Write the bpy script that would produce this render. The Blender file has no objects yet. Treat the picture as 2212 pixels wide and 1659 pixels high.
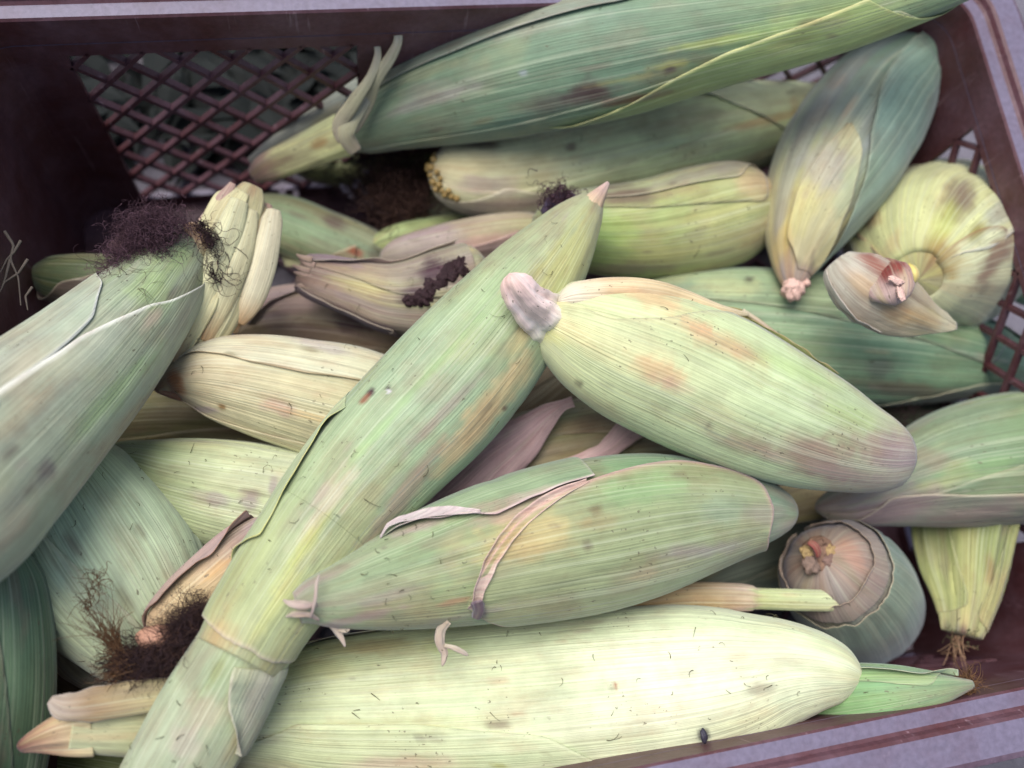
import bpy, math, random
import numpy as np
from mathutils import Matrix, Vector

# ------------------------------------------------------------------ camera
CAM = np.array([-0.09933609, 0.06412181, 0.48292738])
RV = np.array([0.244764605, -0.180616453, -0.135831941])
FPX = 1907.2            # focal length for a picture 2212 px wide
th_ = np.linalg.norm(RV); k_ = RV/th_
K_ = np.array([[0, -k_[2], k_[1]], [k_[2], 0, -k_[0]], [-k_[1], k_[0], 0]])
ROT = np.eye(3)+math.sin(th_)*K_+(1-math.cos(th_))*K_@K_
scn = bpy.context.scene
col = scn.collection
cd = bpy.data.cameras.new('camera'); cam = bpy.data.objects.new('camera', cd); col.objects.link(cam)
M4 = Matrix([list(ROT[i])+[CAM[i]] for i in range(3)]+[[0, 0, 0, 1]])
cam.matrix_world = M4
cd.sensor_width = 36; cd.lens = FPX/2212*36
cd.clip_start = 0.01; cd.clip_end = 500
cd.dof.use_dof = True; cd.dof.focus_distance = 0.335; cd.dof.aperture_fstop = 4.8
scn.camera = cam
scn.render.resolution_x = 1024; scn.render.resolution_y = 768

# ------------------------------------------------------------------ light
w = bpy.data.worlds.new('World'); scn.world = w; w.use_nodes = True
nt = w.node_tree; nt.nodes.clear()
sky = nt.nodes.new('ShaderNodeTexSky'); sky.sky_type = 'NISHITA'; sky.sun_disc = False
SUN_EL, SUN_AZ = math.radians(66), math.radians(-38)      # azimuth clockwise from +Y
sky.sun_elevation = SUN_EL; sky.sun_rotation = SUN_AZ
sky.air_density = 1.0; sky.dust_density = 3.5; sky.ozone_density = 1.0
bg = nt.nodes.new('ShaderNodeBackground'); bg.inputs[1].default_value = 0.098
wo = nt.nodes.new('ShaderNodeOutputWorld')
nt.links.new(sky.outputs[0], bg.inputs[0]); nt.links.new(bg.outputs[0], wo.inputs[0])
sl = bpy.data.lights.new('sun', 'SUN'); sl.energy = 1.95; sl.angle = math.radians(46); sl.color = (1.0, 0.975, 0.96)
so = bpy.data.objects.new('sun', sl); col.objects.link(so)
sd = Vector((math.sin(SUN_AZ)*math.cos(SUN_EL), math.cos(SUN_AZ)*math.cos(SUN_EL), math.sin(SUN_EL)))
so.rotation_euler = sd.to_track_quat('Z', 'Y').to_euler()
scn.view_settings.view_transform = 'Standard'; scn.view_settings.look = 'None'
scn.view_settings.exposure = 0.74; scn.view_settings.gamma = 1.0
scn.render.engine = 'CYCLES'
scn.cycles.max_bounces = 6; scn.cycles.diffuse_bounces = 4

# ------------------------------------------------------------------ helpers
def ray(px, py):
    return ROT@np.array([(px-1106)/FPX, -(py-829.5)/FPX, -1.0])
def at(px, py, z):
    d = ray(px, py); return CAM+d*((z-CAM[2])/d[2])
def pix(P):
    q = (np.asarray(P)-CAM)@ROT
    return np.stack([1106+FPX*q[..., 0]/-q[..., 2], 829.5-FPX*q[..., 1]/-q[..., 2]], -1)
def lin(c):
    c = np.asarray(c, float)/255.0
    return np.where(c < .04045, c/12.92, ((c+.055)/1.055)**2.4)
def hl(c):
    """husk colours: a little greyer than noted"""
    c = np.asarray(c, float); g = c.mean(); return lin(np.clip(c*.94+g*.06+np.array([-2, 0, 6]), 0, 255))
_tabs = {}
def vnoise(a, b, seed):
    """smooth 2-D value noise in -1..1"""
    if seed not in _tabs: _tabs[seed] = np.random.default_rng(seed).uniform(-1, 1, (256, 256))
    T = _tabs[seed]
    a = np.asarray(a, float)+1000.3; b = np.asarray(b, float)+1000.7
    i = np.floor(a).astype(int); j = np.floor(b).astype(int); u = a-i; v = b-j
    u = u*u*(3-2*u); v = v*v*(3-2*v)
    g = lambda x, y: T[x % 256, y % 256]
    return (g(i, j)*(1-u)+g(i+1, j)*u)*(1-v)+(g(i, j+1)*(1-u)+g(i+1, j+1)*u)*v
def fbm(a, b, seed, o=4):
    s = 0; amp = .55
    for k in range(o):
        s = s+amp*vnoise(a*2**k, b*2**k, seed+k*7); amp *= .5
    return s
def sstep(x, a, b):
    t = np.clip((x-a)/(b-a), 0, 1); return t*t*(3-2*t)

def mesh_obj(name, V, F, mat, parent=None, colr=None, uv=None, smooth=True):
    me = bpy.data.meshes.new(name)
    V = np.asarray(V, float)
    me.from_pydata([tuple(v) for v in V], [], [tuple(int(q) for q in f) for f in F])
    if colr is not None:
        at_ = me.color_attributes.new('Col', 'FLOAT_COLOR', 'POINT')
        c4 = np.ones((len(V), 4), np.float32); c4[:, :3] = colr
        at_.data.foreach_set('color', c4.ravel())
    if uv is not None:
        ul = me.uv_layers.new(name='UVMap')
        li = np.empty(len(me.loops), np.int32); me.loops.foreach_get('vertex_index', li)
        ul.data.foreach_set('uv', np.asarray(uv, np.float32)[li].ravel())
    if smooth: me.polygons.foreach_set('use_smooth', np.ones(len(me.polygons), bool))
    me.materials.append(mat)
    o = bpy.data.objects.new(name, me); col.objects.link(o)
    if parent: o.parent = parent
    return o
def tag(o, label=None, cat=None, group=None, kind=None):
    if label: o['label'] = label
    if cat: o['category'] = cat
    if group: o['group'] = group
    if kind: o['kind'] = kind
    return o
def thing(name, label, cat, group=None):
    o = bpy.data.objects.new(name, None); col.objects.link(o); o.empty_display_size = .01
    return tag(o, label, cat, group)
def gridfaces(n, m, wrap=False):
    i, j = np.meshgrid(np.arange(n-1), np.arange(m if wrap else m-1), indexing='ij')
    j2 = (j+1) % m
    return np.stack([i*m+j, i*m+j2, (i+1)*m+j2, (i+1)*m+j], -1).reshape(-1, 4)

# ------------------------------------------------------------------ materials
def newmat(name):
    m = bpy.data.materials.new(name); m.use_nodes = True; n = m.node_tree
    b = n.nodes['Principled BSDF']; return m, n, b
def node(n, t, **k):
    x = n.nodes.new(t)
    for a, v in k.items(): setattr(x, a, v)
    return x
def husk_material(name, vein=1.0, rough=.55):
    m, n, b = newmat(name); L = n.links
    attr = node(n, 'ShaderNodeAttribute', attribute_name='Col')
    uv = node(n, 'ShaderNodeUVMap', uv_map='UVMap')
    def nz(su, sv, det, rgh=.5, off=0):
        mp = node(n, 'ShaderNodeMapping'); mp.inputs['Scale'].default_value = (su, sv, 1); mp.inputs['Location'].default_value = (off, off, 0)
        L.new(uv.outputs[0], mp.inputs[0])
        t = node(n, 'ShaderNodeTexNoise', noise_dimensions='2D'); t.inputs['Scale'].default_value = 1; t.inputs['Detail'].default_value = det; t.inputs['Roughness'].default_value = rgh
        L.new(mp.outputs[0], t.inputs[0]); return t.outputs[0]
    def mr(src, a, b_, c, d):
        r = node(n, 'ShaderNodeMapRange'); L.new(src, r.inputs[0])
        for i_, v in enumerate((a, b_, c, d)): r.inputs[i_+1].default_value = v
        return r.outputs[0]
    def mth(op, x, y=None):
        r = node(n, 'ShaderNodeMath', operation=op)
        for i_, v in enumerate((x, y)):
            if v is None: continue
            if isinstance(v, (int, float)): r.inputs[i_].default_value = v
            else: L.new(v, r.inputs[i_])
        return r.outputs[0]
    veins = nz(1150, 6, 2)                      # parallel veins, about 1.6 mm
    fine = nz(1700, 30, 2, .6, 3)
    broad = nz(170, 14, 3, .6, 7)
    lin_ = mr(nz(900, 4, 1, .4, 11), .54, .70, 0, 1)      # pale lines
    dk = mr(nz(800, 12, 1, .4, 17), .60, .74, 0, 1)
    f = mr(veins, .3, .7, 1-.10*vein, 1+.08*vein)
    f = mth('MULTIPLY', f, mr(fine, .3, .7, .92, 1.07))
    f = mth('MULTIPLY', f, mr(broad, .3, .7, .95, 1.04))
    blot = nz(95, 60, 5, .65, 23)
    f = mth('MULTIPLY', f, mr(blot, .3, .7, .86, 1.08))
    mul = node(n, 'ShaderNodeVectorMath', operation='SCALE'); L.new(attr.outputs['Color'], mul.inputs[0]); L.new(f, mul.inputs['Scale'])
    mixl = node(n, 'ShaderNodeMixRGB'); mixl.inputs[2].default_value = (.58, .62, .44, 1)
    L.new(mth('MULTIPLY', lin_, .20*vein), mixl.inputs[0]); L.new(mul.outputs[0], mixl.inputs[1])
    mixd = node(n, 'ShaderNodeMixRGB', blend_type='MULTIPLY'); mixd.inputs[2].default_value = (.55, .48, .38, 1)
    L.new(mth('MULTIPLY', dk, .12*vein), mixd.inputs[0]); L.new(mixl.outputs[0], mixd.inputs[1])
    # dull brown-pink mottling, then small dark fungus specks
    mott = mr(nz(70, 30, 6, .7, 31), .50, .70, 0, .42)
    mixm = node(n, 'ShaderNodeMixRGB', blend_type='MULTIPLY'); mixm.inputs[2].default_value = (.82, .60, .56, 1)
    L.new(mott, mixm.inputs[0]); L.new(mixd.outputs[0], mixm.inputs[1])
    sp = mr(nz(620, 420, 2, .5, 53), .70, .74, 0, .8)
    gate = mr(nz(42, 36, 3, .6, 41), .54, .62, 0, .9)
    mixs = node(n, 'ShaderNodeMixRGB'); mixs.inputs[2].default_value = (.10, .085, .05, 1)
    L.new(mth('MULTIPLY', sp, gate), mixs.inputs[0]); L.new(mixm.outputs[0], mixs.inputs[1])
    L.new(mixs.outputs[0], b.inputs['Base Color'])
    b.inputs['Roughness'].default_value = rough
    b.inputs['Specular IOR Level'].default_value = .36
    b.inputs['Sheen Weight'].default_value = .22; b.inputs['Sheen Roughness'].default_value = .45; b.inputs['Sheen Tint'].default_value = (.80, .82, 1, 1)
    hgt = mth('ADD', mth('MULTIPLY', veins, .8), mth('MULTIPLY', fine, .25))
    hgt = mth('ADD', hgt, mth('MULTIPLY', blot, .5))
    bp = node(n, 'ShaderNodeBump'); bp.inputs['Strength'].default_value = .55*vein; bp.inputs['Distance'].default_value = .0006
    L.new(hgt, bp.inputs['Height']); L.new(bp.outputs[0], b.inputs['Normal'])
    return m
M_HUSK = husk_material('husk', 1.12)
M_RIB = husk_material('husk_ribbed', 1.45)
M_SOFT = husk_material('husk_soft', .7, .5)

def plain(name, c, rough=.7, noise=0, scale=300, bump=0, spec=.3):
    m, n, b = newmat(name); L = n.links
    b.inputs['Roughness'].default_value = rough; b.inputs['Specular IOR Level'].default_value = spec
    tc = node(n, 'ShaderNodeNewGeometry'); t = node(n, 'ShaderNodeTexNoise'); t.inputs['Scale'].default_value = scale; t.inputs['Detail'].default_value = 5
    L.new(tc.outputs['Position'], t.inputs[0])
    mx = node(n, 'ShaderNodeMixRGB'); c = list(c)
    mx.inputs[1].default_value = [v*(1-noise) for v in c]+[1]; mx.inputs[2].default_value = [min(1, v*(1+noise)) for v in c]+[1]
    L.new(t.outputs[0], mx.inputs[0]); L.new(mx.outputs[0], b.inputs['Base Color'])
    if bump:
        bp = node(n, 'ShaderNodeBump'); bp.inputs['Strength'].default_value = bump; bp.inputs['Distance'].default_value = .001
        L.new(t.outputs[0], bp.inputs['Height']); L.new(bp.outputs[0], b.inputs['Normal'])
    return m
M_SILK = plain('silk', lin((74, 52, 44)), .8, .5, 400)
M_SILKP = plain('silk_purple', lin((70, 48, 56)), .8, .5, 400)
M_SILKM = plain('silk_mauve', lin((98, 72, 82)), .8, .4, 400)
M_SILKD = plain('silk_dark', lin((52, 36, 38)), .8, .4, 400)
M_SILKR = plain('silk_rust', lin((112, 82, 56)), .7, .4, 300)
M_BIT = plain('silk_scrap', lin((84, 80, 56)), .8, .5, 500)
M_KERN = plain('kernel', lin((146, 122, 72)), .35, .5, 250, 0, .5)
M_FRASS = plain('frass', lin((46, 28, 32)), .75, .7, 900, .8)
M_STUB = plain('cut_stalk', lin((205, 165, 155)), .75, .22, 260, .9)
M_CHIP = plain('husk_chip', lin((150, 140, 150)), .8, .2, 300)

def crate_material(name='crate_plastic', dust=1.0):
    m, n, b = newmat(name); L = n.links
    g = node(n, 'ShaderNodeNewGeometry')
    t = node(n, 'ShaderNodeTexNoise'); t.inputs['Scale'].default_value = 34; t.inputs['Detail'].default_value = 8; t.inputs['Roughness'].default_value = .65
    L.new(g.outputs['Position'], t.inputs[0])
    t2 = node(n, 'ShaderNodeTexNoise'); t2.inputs['Scale'].default_value = 420; t2.inputs['Detail'].default_value = 4
    L.new(g.outputs['Position'], t2.inputs[0])
    cr = node(n, 'ShaderNodeValToRGB'); cr.color_ramp.elements[0].position = .38; cr.color_ramp.elements[1].position = .66
    cr.color_ramp.elements[0].color = list(lin((78, 42, 44)))+[1]; cr.color_ramp.elements[1].color = list(lin((100, 72, 80)))+[1]
    L.new(t.outputs[0], cr.inputs[0])
    # settled dust lies on upward faces
    sx = node(n, 'ShaderNodeSeparateXYZ'); L.new(g.outputs['Normal'], sx.inputs[0])
    up = node(n, 'ShaderNodeMapRange'); up.inputs[1].default_value = .86; up.inputs[2].default_value = .99; L.new(sx.outputs[2], up.inputs[0])
    dn = node(n, 'ShaderNodeMapRange'); dn.inputs[1].default_value = .25; dn.inputs[2].default_value = .55; dn.inputs[3].default_value = .55*dust; dn.inputs[4].default_value = .98*dust; L.new(t.outputs[0], dn.inputs[0])
    mu = node(n, 'ShaderNodeMath', operation='MULTIPLY'); L.new(up.outputs[0], mu.inputs[0]); L.new(dn.outputs[0], mu.inputs[1])
    # thin dry film and scratches on the walls
    wv = node(n, 'ShaderNodeTexNoise'); wv.inputs['Scale'].default_value = 1; mp = node(n, 'ShaderNodeMapping'); mp.inputs['Scale'].default_value = (420, 420, 30); mp.inputs['Rotation'].default_value = (0.5, .4, .3)
    L.new(g.outputs['Position'], mp.inputs[0]); L.new(mp.outputs[0], wv.inputs[0]); wv.inputs['Detail'].default_value = 3
    sc = node(n, 'ShaderNodeMapRange'); sc.inputs[1].default_value = .66; sc.inputs[2].default_value = .74; sc.inputs[4].default_value = .38; L.new(wv.outputs[0], sc.inputs[0])
    mx2 = node(n, 'ShaderNodeMixRGB'); mx2.inputs[2].default_value = list(lin((168, 142, 150)))+[1]
    L.new(sc.outputs[0], mx2.inputs[0]); L.new(cr.outputs[0], mx2.inputs[1])
    mx = node(n, 'ShaderNodeMixRGB'); mx.inputs[2].default_value = list(lin((110, 103, 122)))+[1]
    L.new(mu.outputs[0], mx.inputs[0]); L.new(mx2.outputs[0], mx.inputs[1])
    fm = node(n, 'ShaderNodeMixRGB', blend_type='MULTIPLY'); fm.inputs[0].default_value = 1
    fr = node(n, 'ShaderNodeMapRange'); fr.inputs[1].default_value = .3; fr.inputs[2].default_value = .7; fr.inputs[3].default_value = .84; fr.inputs[4].default_value = 1.12; L.new(t2.outputs[0], fr.inputs[0])
    L.new(mx.outputs[0], fm.inputs[1]); L.new(fr.outputs[0], fm.inputs[2])
    L.new(fm.outputs[0], b.inputs['Base Color'])
    b.inputs['Roughness'].default_value = .48; b.inputs['Specular IOR Level'].default_value = .4
    bp = node(n, 'ShaderNodeBump'); bp.inputs['Strength'].default_value = .35; bp.inputs['Distance'].default_value = .0006
    L.new(t2.outputs[0], bp.inputs['Height']); L.new(bp.outputs[0], b.inputs['Normal'])
    return m
M_CRATE = crate_material(); M_CRATEIN = crate_material('crate_plastic_inside', .12)
def ground_material():
    m, n, b = newmat('ground_concrete'); L = n.links
    g = node(n, 'ShaderNodeNewGeometry')
    t = node(n, 'ShaderNodeTexNoise'); t.inputs['Scale'].default_value = 14; t.inputs['Detail'].default_value = 10; t.inputs['Roughness'].default_value = .65
    t2 = node(n, 'ShaderNodeTexNoise'); t2.inputs['Scale'].default_value = 260; t2.inputs['Detail'].default_value = 6; t2.inputs['Roughness'].default_value = .7
    L.new(g.outputs['Position'], t.inputs[0]); L.new(g.outputs['Position'], t2.inputs[0])
    cr = node(n, 'ShaderNodeValToRGB'); e = cr.color_ramp.elements
    e[0].position = .35; e[1].position = .68; e[0].color = list(lin((88, 85, 92)))+[1]; e[1].color = list(lin((128, 123, 133)))+[1]
    L.new(t.outputs[0], cr.inputs[0])
    r = node(n, 'ShaderNodeMapRange'); r.inputs[1].default_value = .3; r.inputs[2].default_value = .7; r.inputs[3].default_value = .7; r.inputs[4].default_value = 1.15
    L.new(t2.outputs[0], r.inputs[0])
    mx = node(n, 'ShaderNodeMixRGB', blend_type='MULTIPLY'); mx.inputs[0].default_value = 1
    L.new(cr.outputs[0], mx.inputs[1]); L.new(r.outputs[0], mx.inputs[2]); L.new(mx.outputs[0], b.inputs['Base Color'])
    b.inputs['Roughness'].default_value = .85
    bp = node(n, 'ShaderNodeBump'); bp.inputs['Strength'].default_value = .6; bp.inputs['Distance'].default_value = .002
    L.new(t2.outputs[0], bp.inputs['Height']); L.new(bp.outputs[0], b.inputs['Normal'])
    return m

# ------------------------------------------------------------------ ground
gv = [(-60, -60, 0), (60, -60, 0), (60, 60, 0), (-60, 60, 0)]
tag(mesh_obj('ground', gv, [(0, 1, 2, 3)], ground_material(), smooth=False), 'dusty grey concrete ground under the crate', kind='structure')

# ------------------------------------------------------------------ crate
CW, CL, CH, CT = .42, .3035, .171, .0028
XL = .015      # the left wall stands this much farther out
crate = thing('plastic_crate', 'dusty maroon plastic crate with lattice walls holding the corn ears', 'crate')
crate.location = (0, CL/2, 0)
def rrect(hw, y0, y1, r, nseg=8, xl=0):
    pts = []
    for cx_, cy_, a0 in ((hw-r, y0+r, -90), (hw-r, y1-r, 0), (-hw-xl+r, y1-r, 90), (-hw-xl+r, y0+r, 180)):
        for i in range(nseg+1):
            a = math.radians(a0+90*i/nseg); pts.append((cx_+r*math.cos(a), cy_+r*math.sin(a)))
    return pts
def local(V): 
    V = np.array(V, float); V[:, 1] -= CL/2; return V
# rim: profile swept round the opening (outward offset, z)
prof = [(0, CH-.020), (0, CH-.0055), (.0008, CH-.0045), (.006, CH-.0040), (.0072, CH-.003), (.0080, CH-.0008), (.0092, CH+.0002), (.0200, CH+.0006), (.0222, CH-.0004), (.0230, CH-.003), (.0230, CH-.020),
        (.0212, CH-.020), (.0212, CH-.0035), (.0095, CH-.0032), (.0028, CH-.0075), (.0028, CH-.020)]
R0 = .016; rings = []
V = []
for off, z in prof:
    p2 = rrect(CW/2+off, -off, CL+off, R0+off, xl=XL)
    V += [(x, y, z) for x, y in p2]
n2 = len(rrect(CW/2, 0, CL, R0)); npf = len(prof)
F = []
for a in range(npf):
    for b_ in range(n2):
        a2 = (a+1) % npf; b2 = (b_+1) % n2
        F.append((a*n2+b_, a*n2+b2, a2*n2+b2, a2*n2+b_))
rim = mesh_obj('rim', local(V), F, M_CRATE, crate, smooth=False)
def slab(cells_u, cells_v, solid, fn, t):
    """wall with openings: fn(u,v,depth)->xyz"""
    V = []; F = []; idx = {}
    def vid(i, j, d):
        k = (i, j, d)
        if k not in idx: idx[k] = len(V); V.append(fn(cells_u[i], cells_v[j], d*t))
        return idx[k]
    nu, nv = len(cells_u)-1, len(cells_v)-1
    S = lambda i, j: 0 <= i < nu and 0 <= j < nv and solid(i, j)
    for i in range(nu):
        for j in range(nv):
            if not S(i, j): continue
            F.append([vid(i, j, 0), vid(i+1, j, 0), vid(i+1, j+1, 0), vid(i, j+1, 0)])
            F.append([vid(i, j, 1), vid(i, j+1, 1), vid(i+1, j+1, 1), vid(i+1, j, 1)])
            if not S(i-1, j): F.append([vid(i, j, 0), vid(i, j+1, 0), vid(i, j+1, 1), vid(i, j, 1)])
            if not S(i+1, j): F.append([vid(i+1, j, 0), vid(i+1, j, 1), vid(i+1, j+1, 1), vid(i+1, j+1, 0)])
            if not S(i, j-1): F.append([vid(i, j, 0), vid(i, j, 1), vid(i+1, j, 1), vid(i+1, j, 0)])
            if not S(i, j+1): F.append([vid(i, j+1, 0), vid(i+1, j+1, 0), vid(i+1, j+1, 1), vid(i, j+1, 1)])
    return V, F
_bars = {}
def bar_box(L, wdt, dep, x0, y0, ang, z0, parent, fr, name='lattice_bar'):
    """bar in the plane of a frame fr(u,v,d); centre (x0,y0), angle in u-v"""
    c, s = math.cos(ang), math.sin(ang); V = []
    for a, b_, d in ((-1, -1, 0), (1, -1, 0), (1, 1, 0), (-1, 1, 0), (-1, -1, 1), (1, -1, 1), (1, 1, 1), (-1, 1, 1)):
        u = a*L/2; v = b_*wdt/2*(1 if d == 0 else 1.15)
        V.append(fr(x0+u*c-v*s, y0+u*s+v*c, z0+d*dep))
    F = [(0, 3, 2, 1), (4, 5, 6, 7), (0, 1, 5, 4), (1, 2, 6, 5), (2, 3, 7, 6), (3, 0, 4, 7)]
    return mesh_obj(name, local(V), F, M_CRATEIN, parent, smooth=False)
def lattice(u0, u1, v0, v1, px_, pv, fr, parent, wdt=.0021, dep=.003, z0=0.0, ph=0.0):
    # diagonals v = +-k*(u-c)
    k = pv/px_
    for sgn, zz in ((1, z0), (-1, z0+.0006)):
        span = (v1-v0)/k
        n0 = int((u1-u0+span)/px_)+2
        for q in range(-n0, n0+1):
            c = u0+ph+q*px_ if sgn > 0 else u0+ph+q*px_
            # line: v-v0 = sgn*k*(u-c)
            us = sorted([c, c+sgn*(v1-v0)/k])
            a, b_ = max(us[0], u0), min(us[1], u1)
            if b_-a < .003: continue
            va, vb = v0+sgn*k*(a-c), v0+sgn*k*(b_-c)
            L = math.hypot(b_-a, vb-va)
            bar_box(L+.0015, wdt, dep, (a+b_)/2, (va+vb)/2, math.atan2(vb-va, b_-a), zz, parent, fr)
rc = R0
WT = CH-.0205
def wall(fr, u0, u1, wins, nm='wall'):
    us = sorted(set([u0, u1]+[a for w_ in wins for a in w_[:2]]))
    vs = sorted(set([.001, WT]+[a for w_ in wins for a in w_[2:]]))
    def solid(i, j):
        um, vm = (us[i]+us[i+1])/2, (vs[j]+vs[j+1])/2
        return not any(w_[0] < um < w_[1] and w_[2] < vm < w_[3] for w_ in wins)
    V, F = slab(us, vs, solid, fr, CT)
    o = mesh_obj(nm, local(V), F, M_CRATE, crate, smooth=False)
    for w_ in wins: lattice(w_[0], w_[1], w_[2], w_[3], .0215, .0240, fr, o, ph=w_[4] if len(w_) > 4 else 0)
    return o
wall(lambda u, v, d: (u, CL+d, v), -CW/2-XL+rc, CW/2-rc, [(-.192, -.074, .014, .143), (-.006, .188, .014, .121)]).__setitem__('label', 'back wall of the crate with two lattice windows')
wall(lambda u, v, d: (CW/2+d, u, v), rc, CL-rc, [(.05, .244, .014, .147)])
wall(lambda u, v, d: (u, -d, v), -CW/2-XL+rc, CW/2-rc, [(-.190, -.074, .03, .10), (.0, .186, .03, .10)])
wall(lambda u, v, d: (-CW/2-XL-d, u, v), rc, CL-rc, [])
# rounded corner posts
for sx_, y_, a0 in ((1, 0, -90), (1, CL, 0), (-1, CL, 90), (-1, 0, 180)):
    cx_ = sx_*(CW/2-rc)-(XL if sx_ < 0 else 0); cy_ = rc if y_ == 0 else CL-rc
    V = []; ns = 8
    for r_ in (rc, rc+CT):
        for z in (.001, WT):
            for i in range(ns+1):
                a = math.radians(a0+90*i/ns); V.append((cx_+r_*math.cos(a), cy_+r_*math.sin(a), z))
    q = ns+1; F = []
    for i in range(ns):
        F += [(i, i+1, q+i+1, q+i), (2*q+i, 3*q+i, 3*q+i+1, 2*q+i+1), (i, 2*q+i, 2*q+i+1, i+1), (q+i, q+i+1, 3*q+i+1, 3*q+i)]
    F += [(0, q, 3*q, 2*q), (ns, 2*q+ns, 3*q+ns, q+ns)]
    mesh_obj('corner_post', local(V), F, M_CRATE, crate, smooth=False)
# floor frame and lattice
ffr = lambda u, v, d: (u, v, .0062-d)
us = [-CW/2-XL+.0005, -CW/2+.02, CW/2-.02, CW/2-.0005]; vs = [.0005, .02, CL-.02, CL-.0005]
V, F = slab(us, vs, lambda i, j: not (i == 1 and j == 1), ffr, .003)
fl = mesh_obj('crate_floor', local(V), F, M_CRATEIN, crate, smooth=False)
lattice(-CW/2+.02, CW/2-.02, .02, CL-.02, .026, .026, ffr, fl, wdt=.0024, dep=.0028)

# ------------------------------------------------------------------ husk geometry
NB = {}
class Ear:
    """organic tapered body through pts (px, py, z, halfwidth px) with husk leaves"""
    def __init__(s, pts, stops, seed, k=.86, cap0=0, cap1=0, alt=None, altw=.5, patches=(), rib=.02, streak=1., mott=.35, edge=None, mat=None, thick=None, lump=0, dim=1):
        s.lump = lump
        s.seed = seed; s.k = k; s.mat = mat or M_HUSK; s.rib = rib; s.streak = streak; s.mott = mott
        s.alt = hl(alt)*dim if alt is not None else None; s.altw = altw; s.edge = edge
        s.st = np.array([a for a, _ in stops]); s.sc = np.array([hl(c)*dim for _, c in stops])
        P = np.array(pts, float); n = len(P)
        seg = np.linalg.norm(np.diff(P[:, :2], axis=0), axis=1)+1500*np.abs(np.diff(P[:, 2])); u = np.concatenate([[0], np.cumsum(seg)]); s.plen = u[-1]; u /= u[-1]
        ND = 400; t = np.linspace(0, 1, ND); s.t = t
        # monotone-ish cubic (finite difference tangents)
        m = np.zeros_like(P); m[1:-1] = (P[2:]-P[:-2])/(u[2:]-u[:-2])[:, None]; m[0] = (P[1]-P[0])/(u[1]-u[0]); m[-1] = (P[-1]-P[-2])/(u[-1]-u[-2])
        i = np.clip(np.searchsorted(u, t, 'right')-1, 0, n-2); h = (u[i+1]-u[i])[:, None]; x = ((t-u[i])[:, None])/h
        Q = (2*x**3-3*x**2+1)*P[i]+(x**3-2*x**2+x)*h*m[i]+(-2*x**3+3*x**2)*P[i+1]+(x**3-x**2)*h*m[i+1]
        hw = np.maximum(Q[:, 3], 1.5)
        if cap0: hw = hw*np.sqrt(np.clip(1-(np.clip((cap0-t)/cap0, 0, 1))**2.2, .0004, 1))
        if cap1: hw = hw*np.sqrt(np.clip(1-(np.clip((t-1+cap1)/cap1, 0, 1))**2.2, .0004, 1))
        s.px = Q[:, :2]; s.hw = hw
        s.C = np.array([at(a, b, z) for a, b, z in Q[:, :3]])
        dep = -((s.C-CAM)@ROT)[:, 2]
        s.W = hw*dep/FPX
        T = np.gradient(s.C, axis=0); T /= np.linalg.norm(T, axis=1)[:, None]
        Vw = s.C-CAM; Vw /= np.linalg.norm(Vw, axis=1)[:, None]
        S = np.cross(T, Vw); S /= np.linalg.norm(S, axis=1)[:, None]
        U = np.cross(S, T); sg = np.sign(-(U*Vw).sum(1)); sg[sg == 0] = 1
        U *= sg[:, None]
        s.S, s.U, s.T = S, U, T
        s.len = np.concatenate([[0], np.cumsum(np.linalg.norm(np.diff(s.C, axis=0), axis=1))])
        rg = np.random.default_rng(seed+900); SM = [(146, 136, 124), (112, 96, 80), (184, 158, 124), (124, 116, 84), (96, 84, 74), (160, 146, 134)]
        s.patches = list(patches)
        for q in range(int(s.plen*np.mean(hw)/12000)):
            i_ = rg.integers(20, 380); la = rg.uniform(-.85, .85)*hw[i_]; T_ = s.px[min(i_+3, 399)]-s.px[max(i_-3, 0)]; T_ = T_/(np.linalg.norm(T_)+1e-9)
            k2 = rg.random(); a_ = rg.uniform(8, 22)*(1+2.2*k2*k2)
            s.patches.append((s.px[i_][0]-T_[1]*la, s.px[i_][1]+T_[0]*la, a_, a_*rg.uniform(.16, .4), SM[rg.integers(6)], rg.uniform(.25, .65)))
        s.wm = s.W.max(); s.off0 = np.zeros(3)
        s.root = None
    def ip(s, arr, t):
        if arr.ndim == 1: return np.interp(t, s.t, arr)
        return np.stack([np.interp(t, s.t, arr[:, c]) for c in range(arr.shape[1])], -1)
    def pos(s, t, th, off=0):
        """t in 0..1, th radians, off metres"""
        W = s.ip(s.W, t); L = s.ip(s.len, t)
        n1 = vnoise(th*1.6+3, L*14, s.seed+1); n2 = vnoise(th*4.5, L*20, s.seed+2); n3 = vnoise(th*11, L*10, s.seed+5)
        # wrap th seam lies underneath (th = -90), invisible
        cr_ = np.maximum(0, 1-np.abs(vnoise(th*1.9+.7, L*9, s.seed+6))*9)
        r = 1+s.rib*(1.7*n1+.7*n2+.14*n3-1.1*cr_*sstep(L, .01, .05))
        if s.lump: r = r+s.lump*fbm(th*2.2, L*260, s.seed+9, 4)
        r = W*r+off
        ct, st = np.cos(th), np.sin(th)
        return s.ip(s.C, t)+(r*ct)[..., None]*s.ip(s.S, t)+(r*s.k*st)[..., None]*s.ip(s.U, t)
    def inv(s, p):
        p = np.asarray(p, float); out = []
        for a in np.atleast_2d(p):
            d = np.hypot(*(s.px-a).T); i = d.argmin()
            i0, i1 = max(i-1, 0), min(i+1, len(s.t)-1); dr = s.px[i1]-s.px[i0]; dr /= np.linalg.norm(dr)+1e-9
            v = a-s.px[i]; lat = v[0]*dr[1]-v[1]*dr[0]      # >0 on the left of travel (image y down)
            al = (v@dr)/(s.plen/len(s.t)) if s.plen else 0
            c = np.clip(lat/s.hw[i], -1, 1)
            out.append((np.clip(s.t[i]+np.clip(al, -1, 1)/len(s.t), 0, 1), math.acos(c)))
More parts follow.
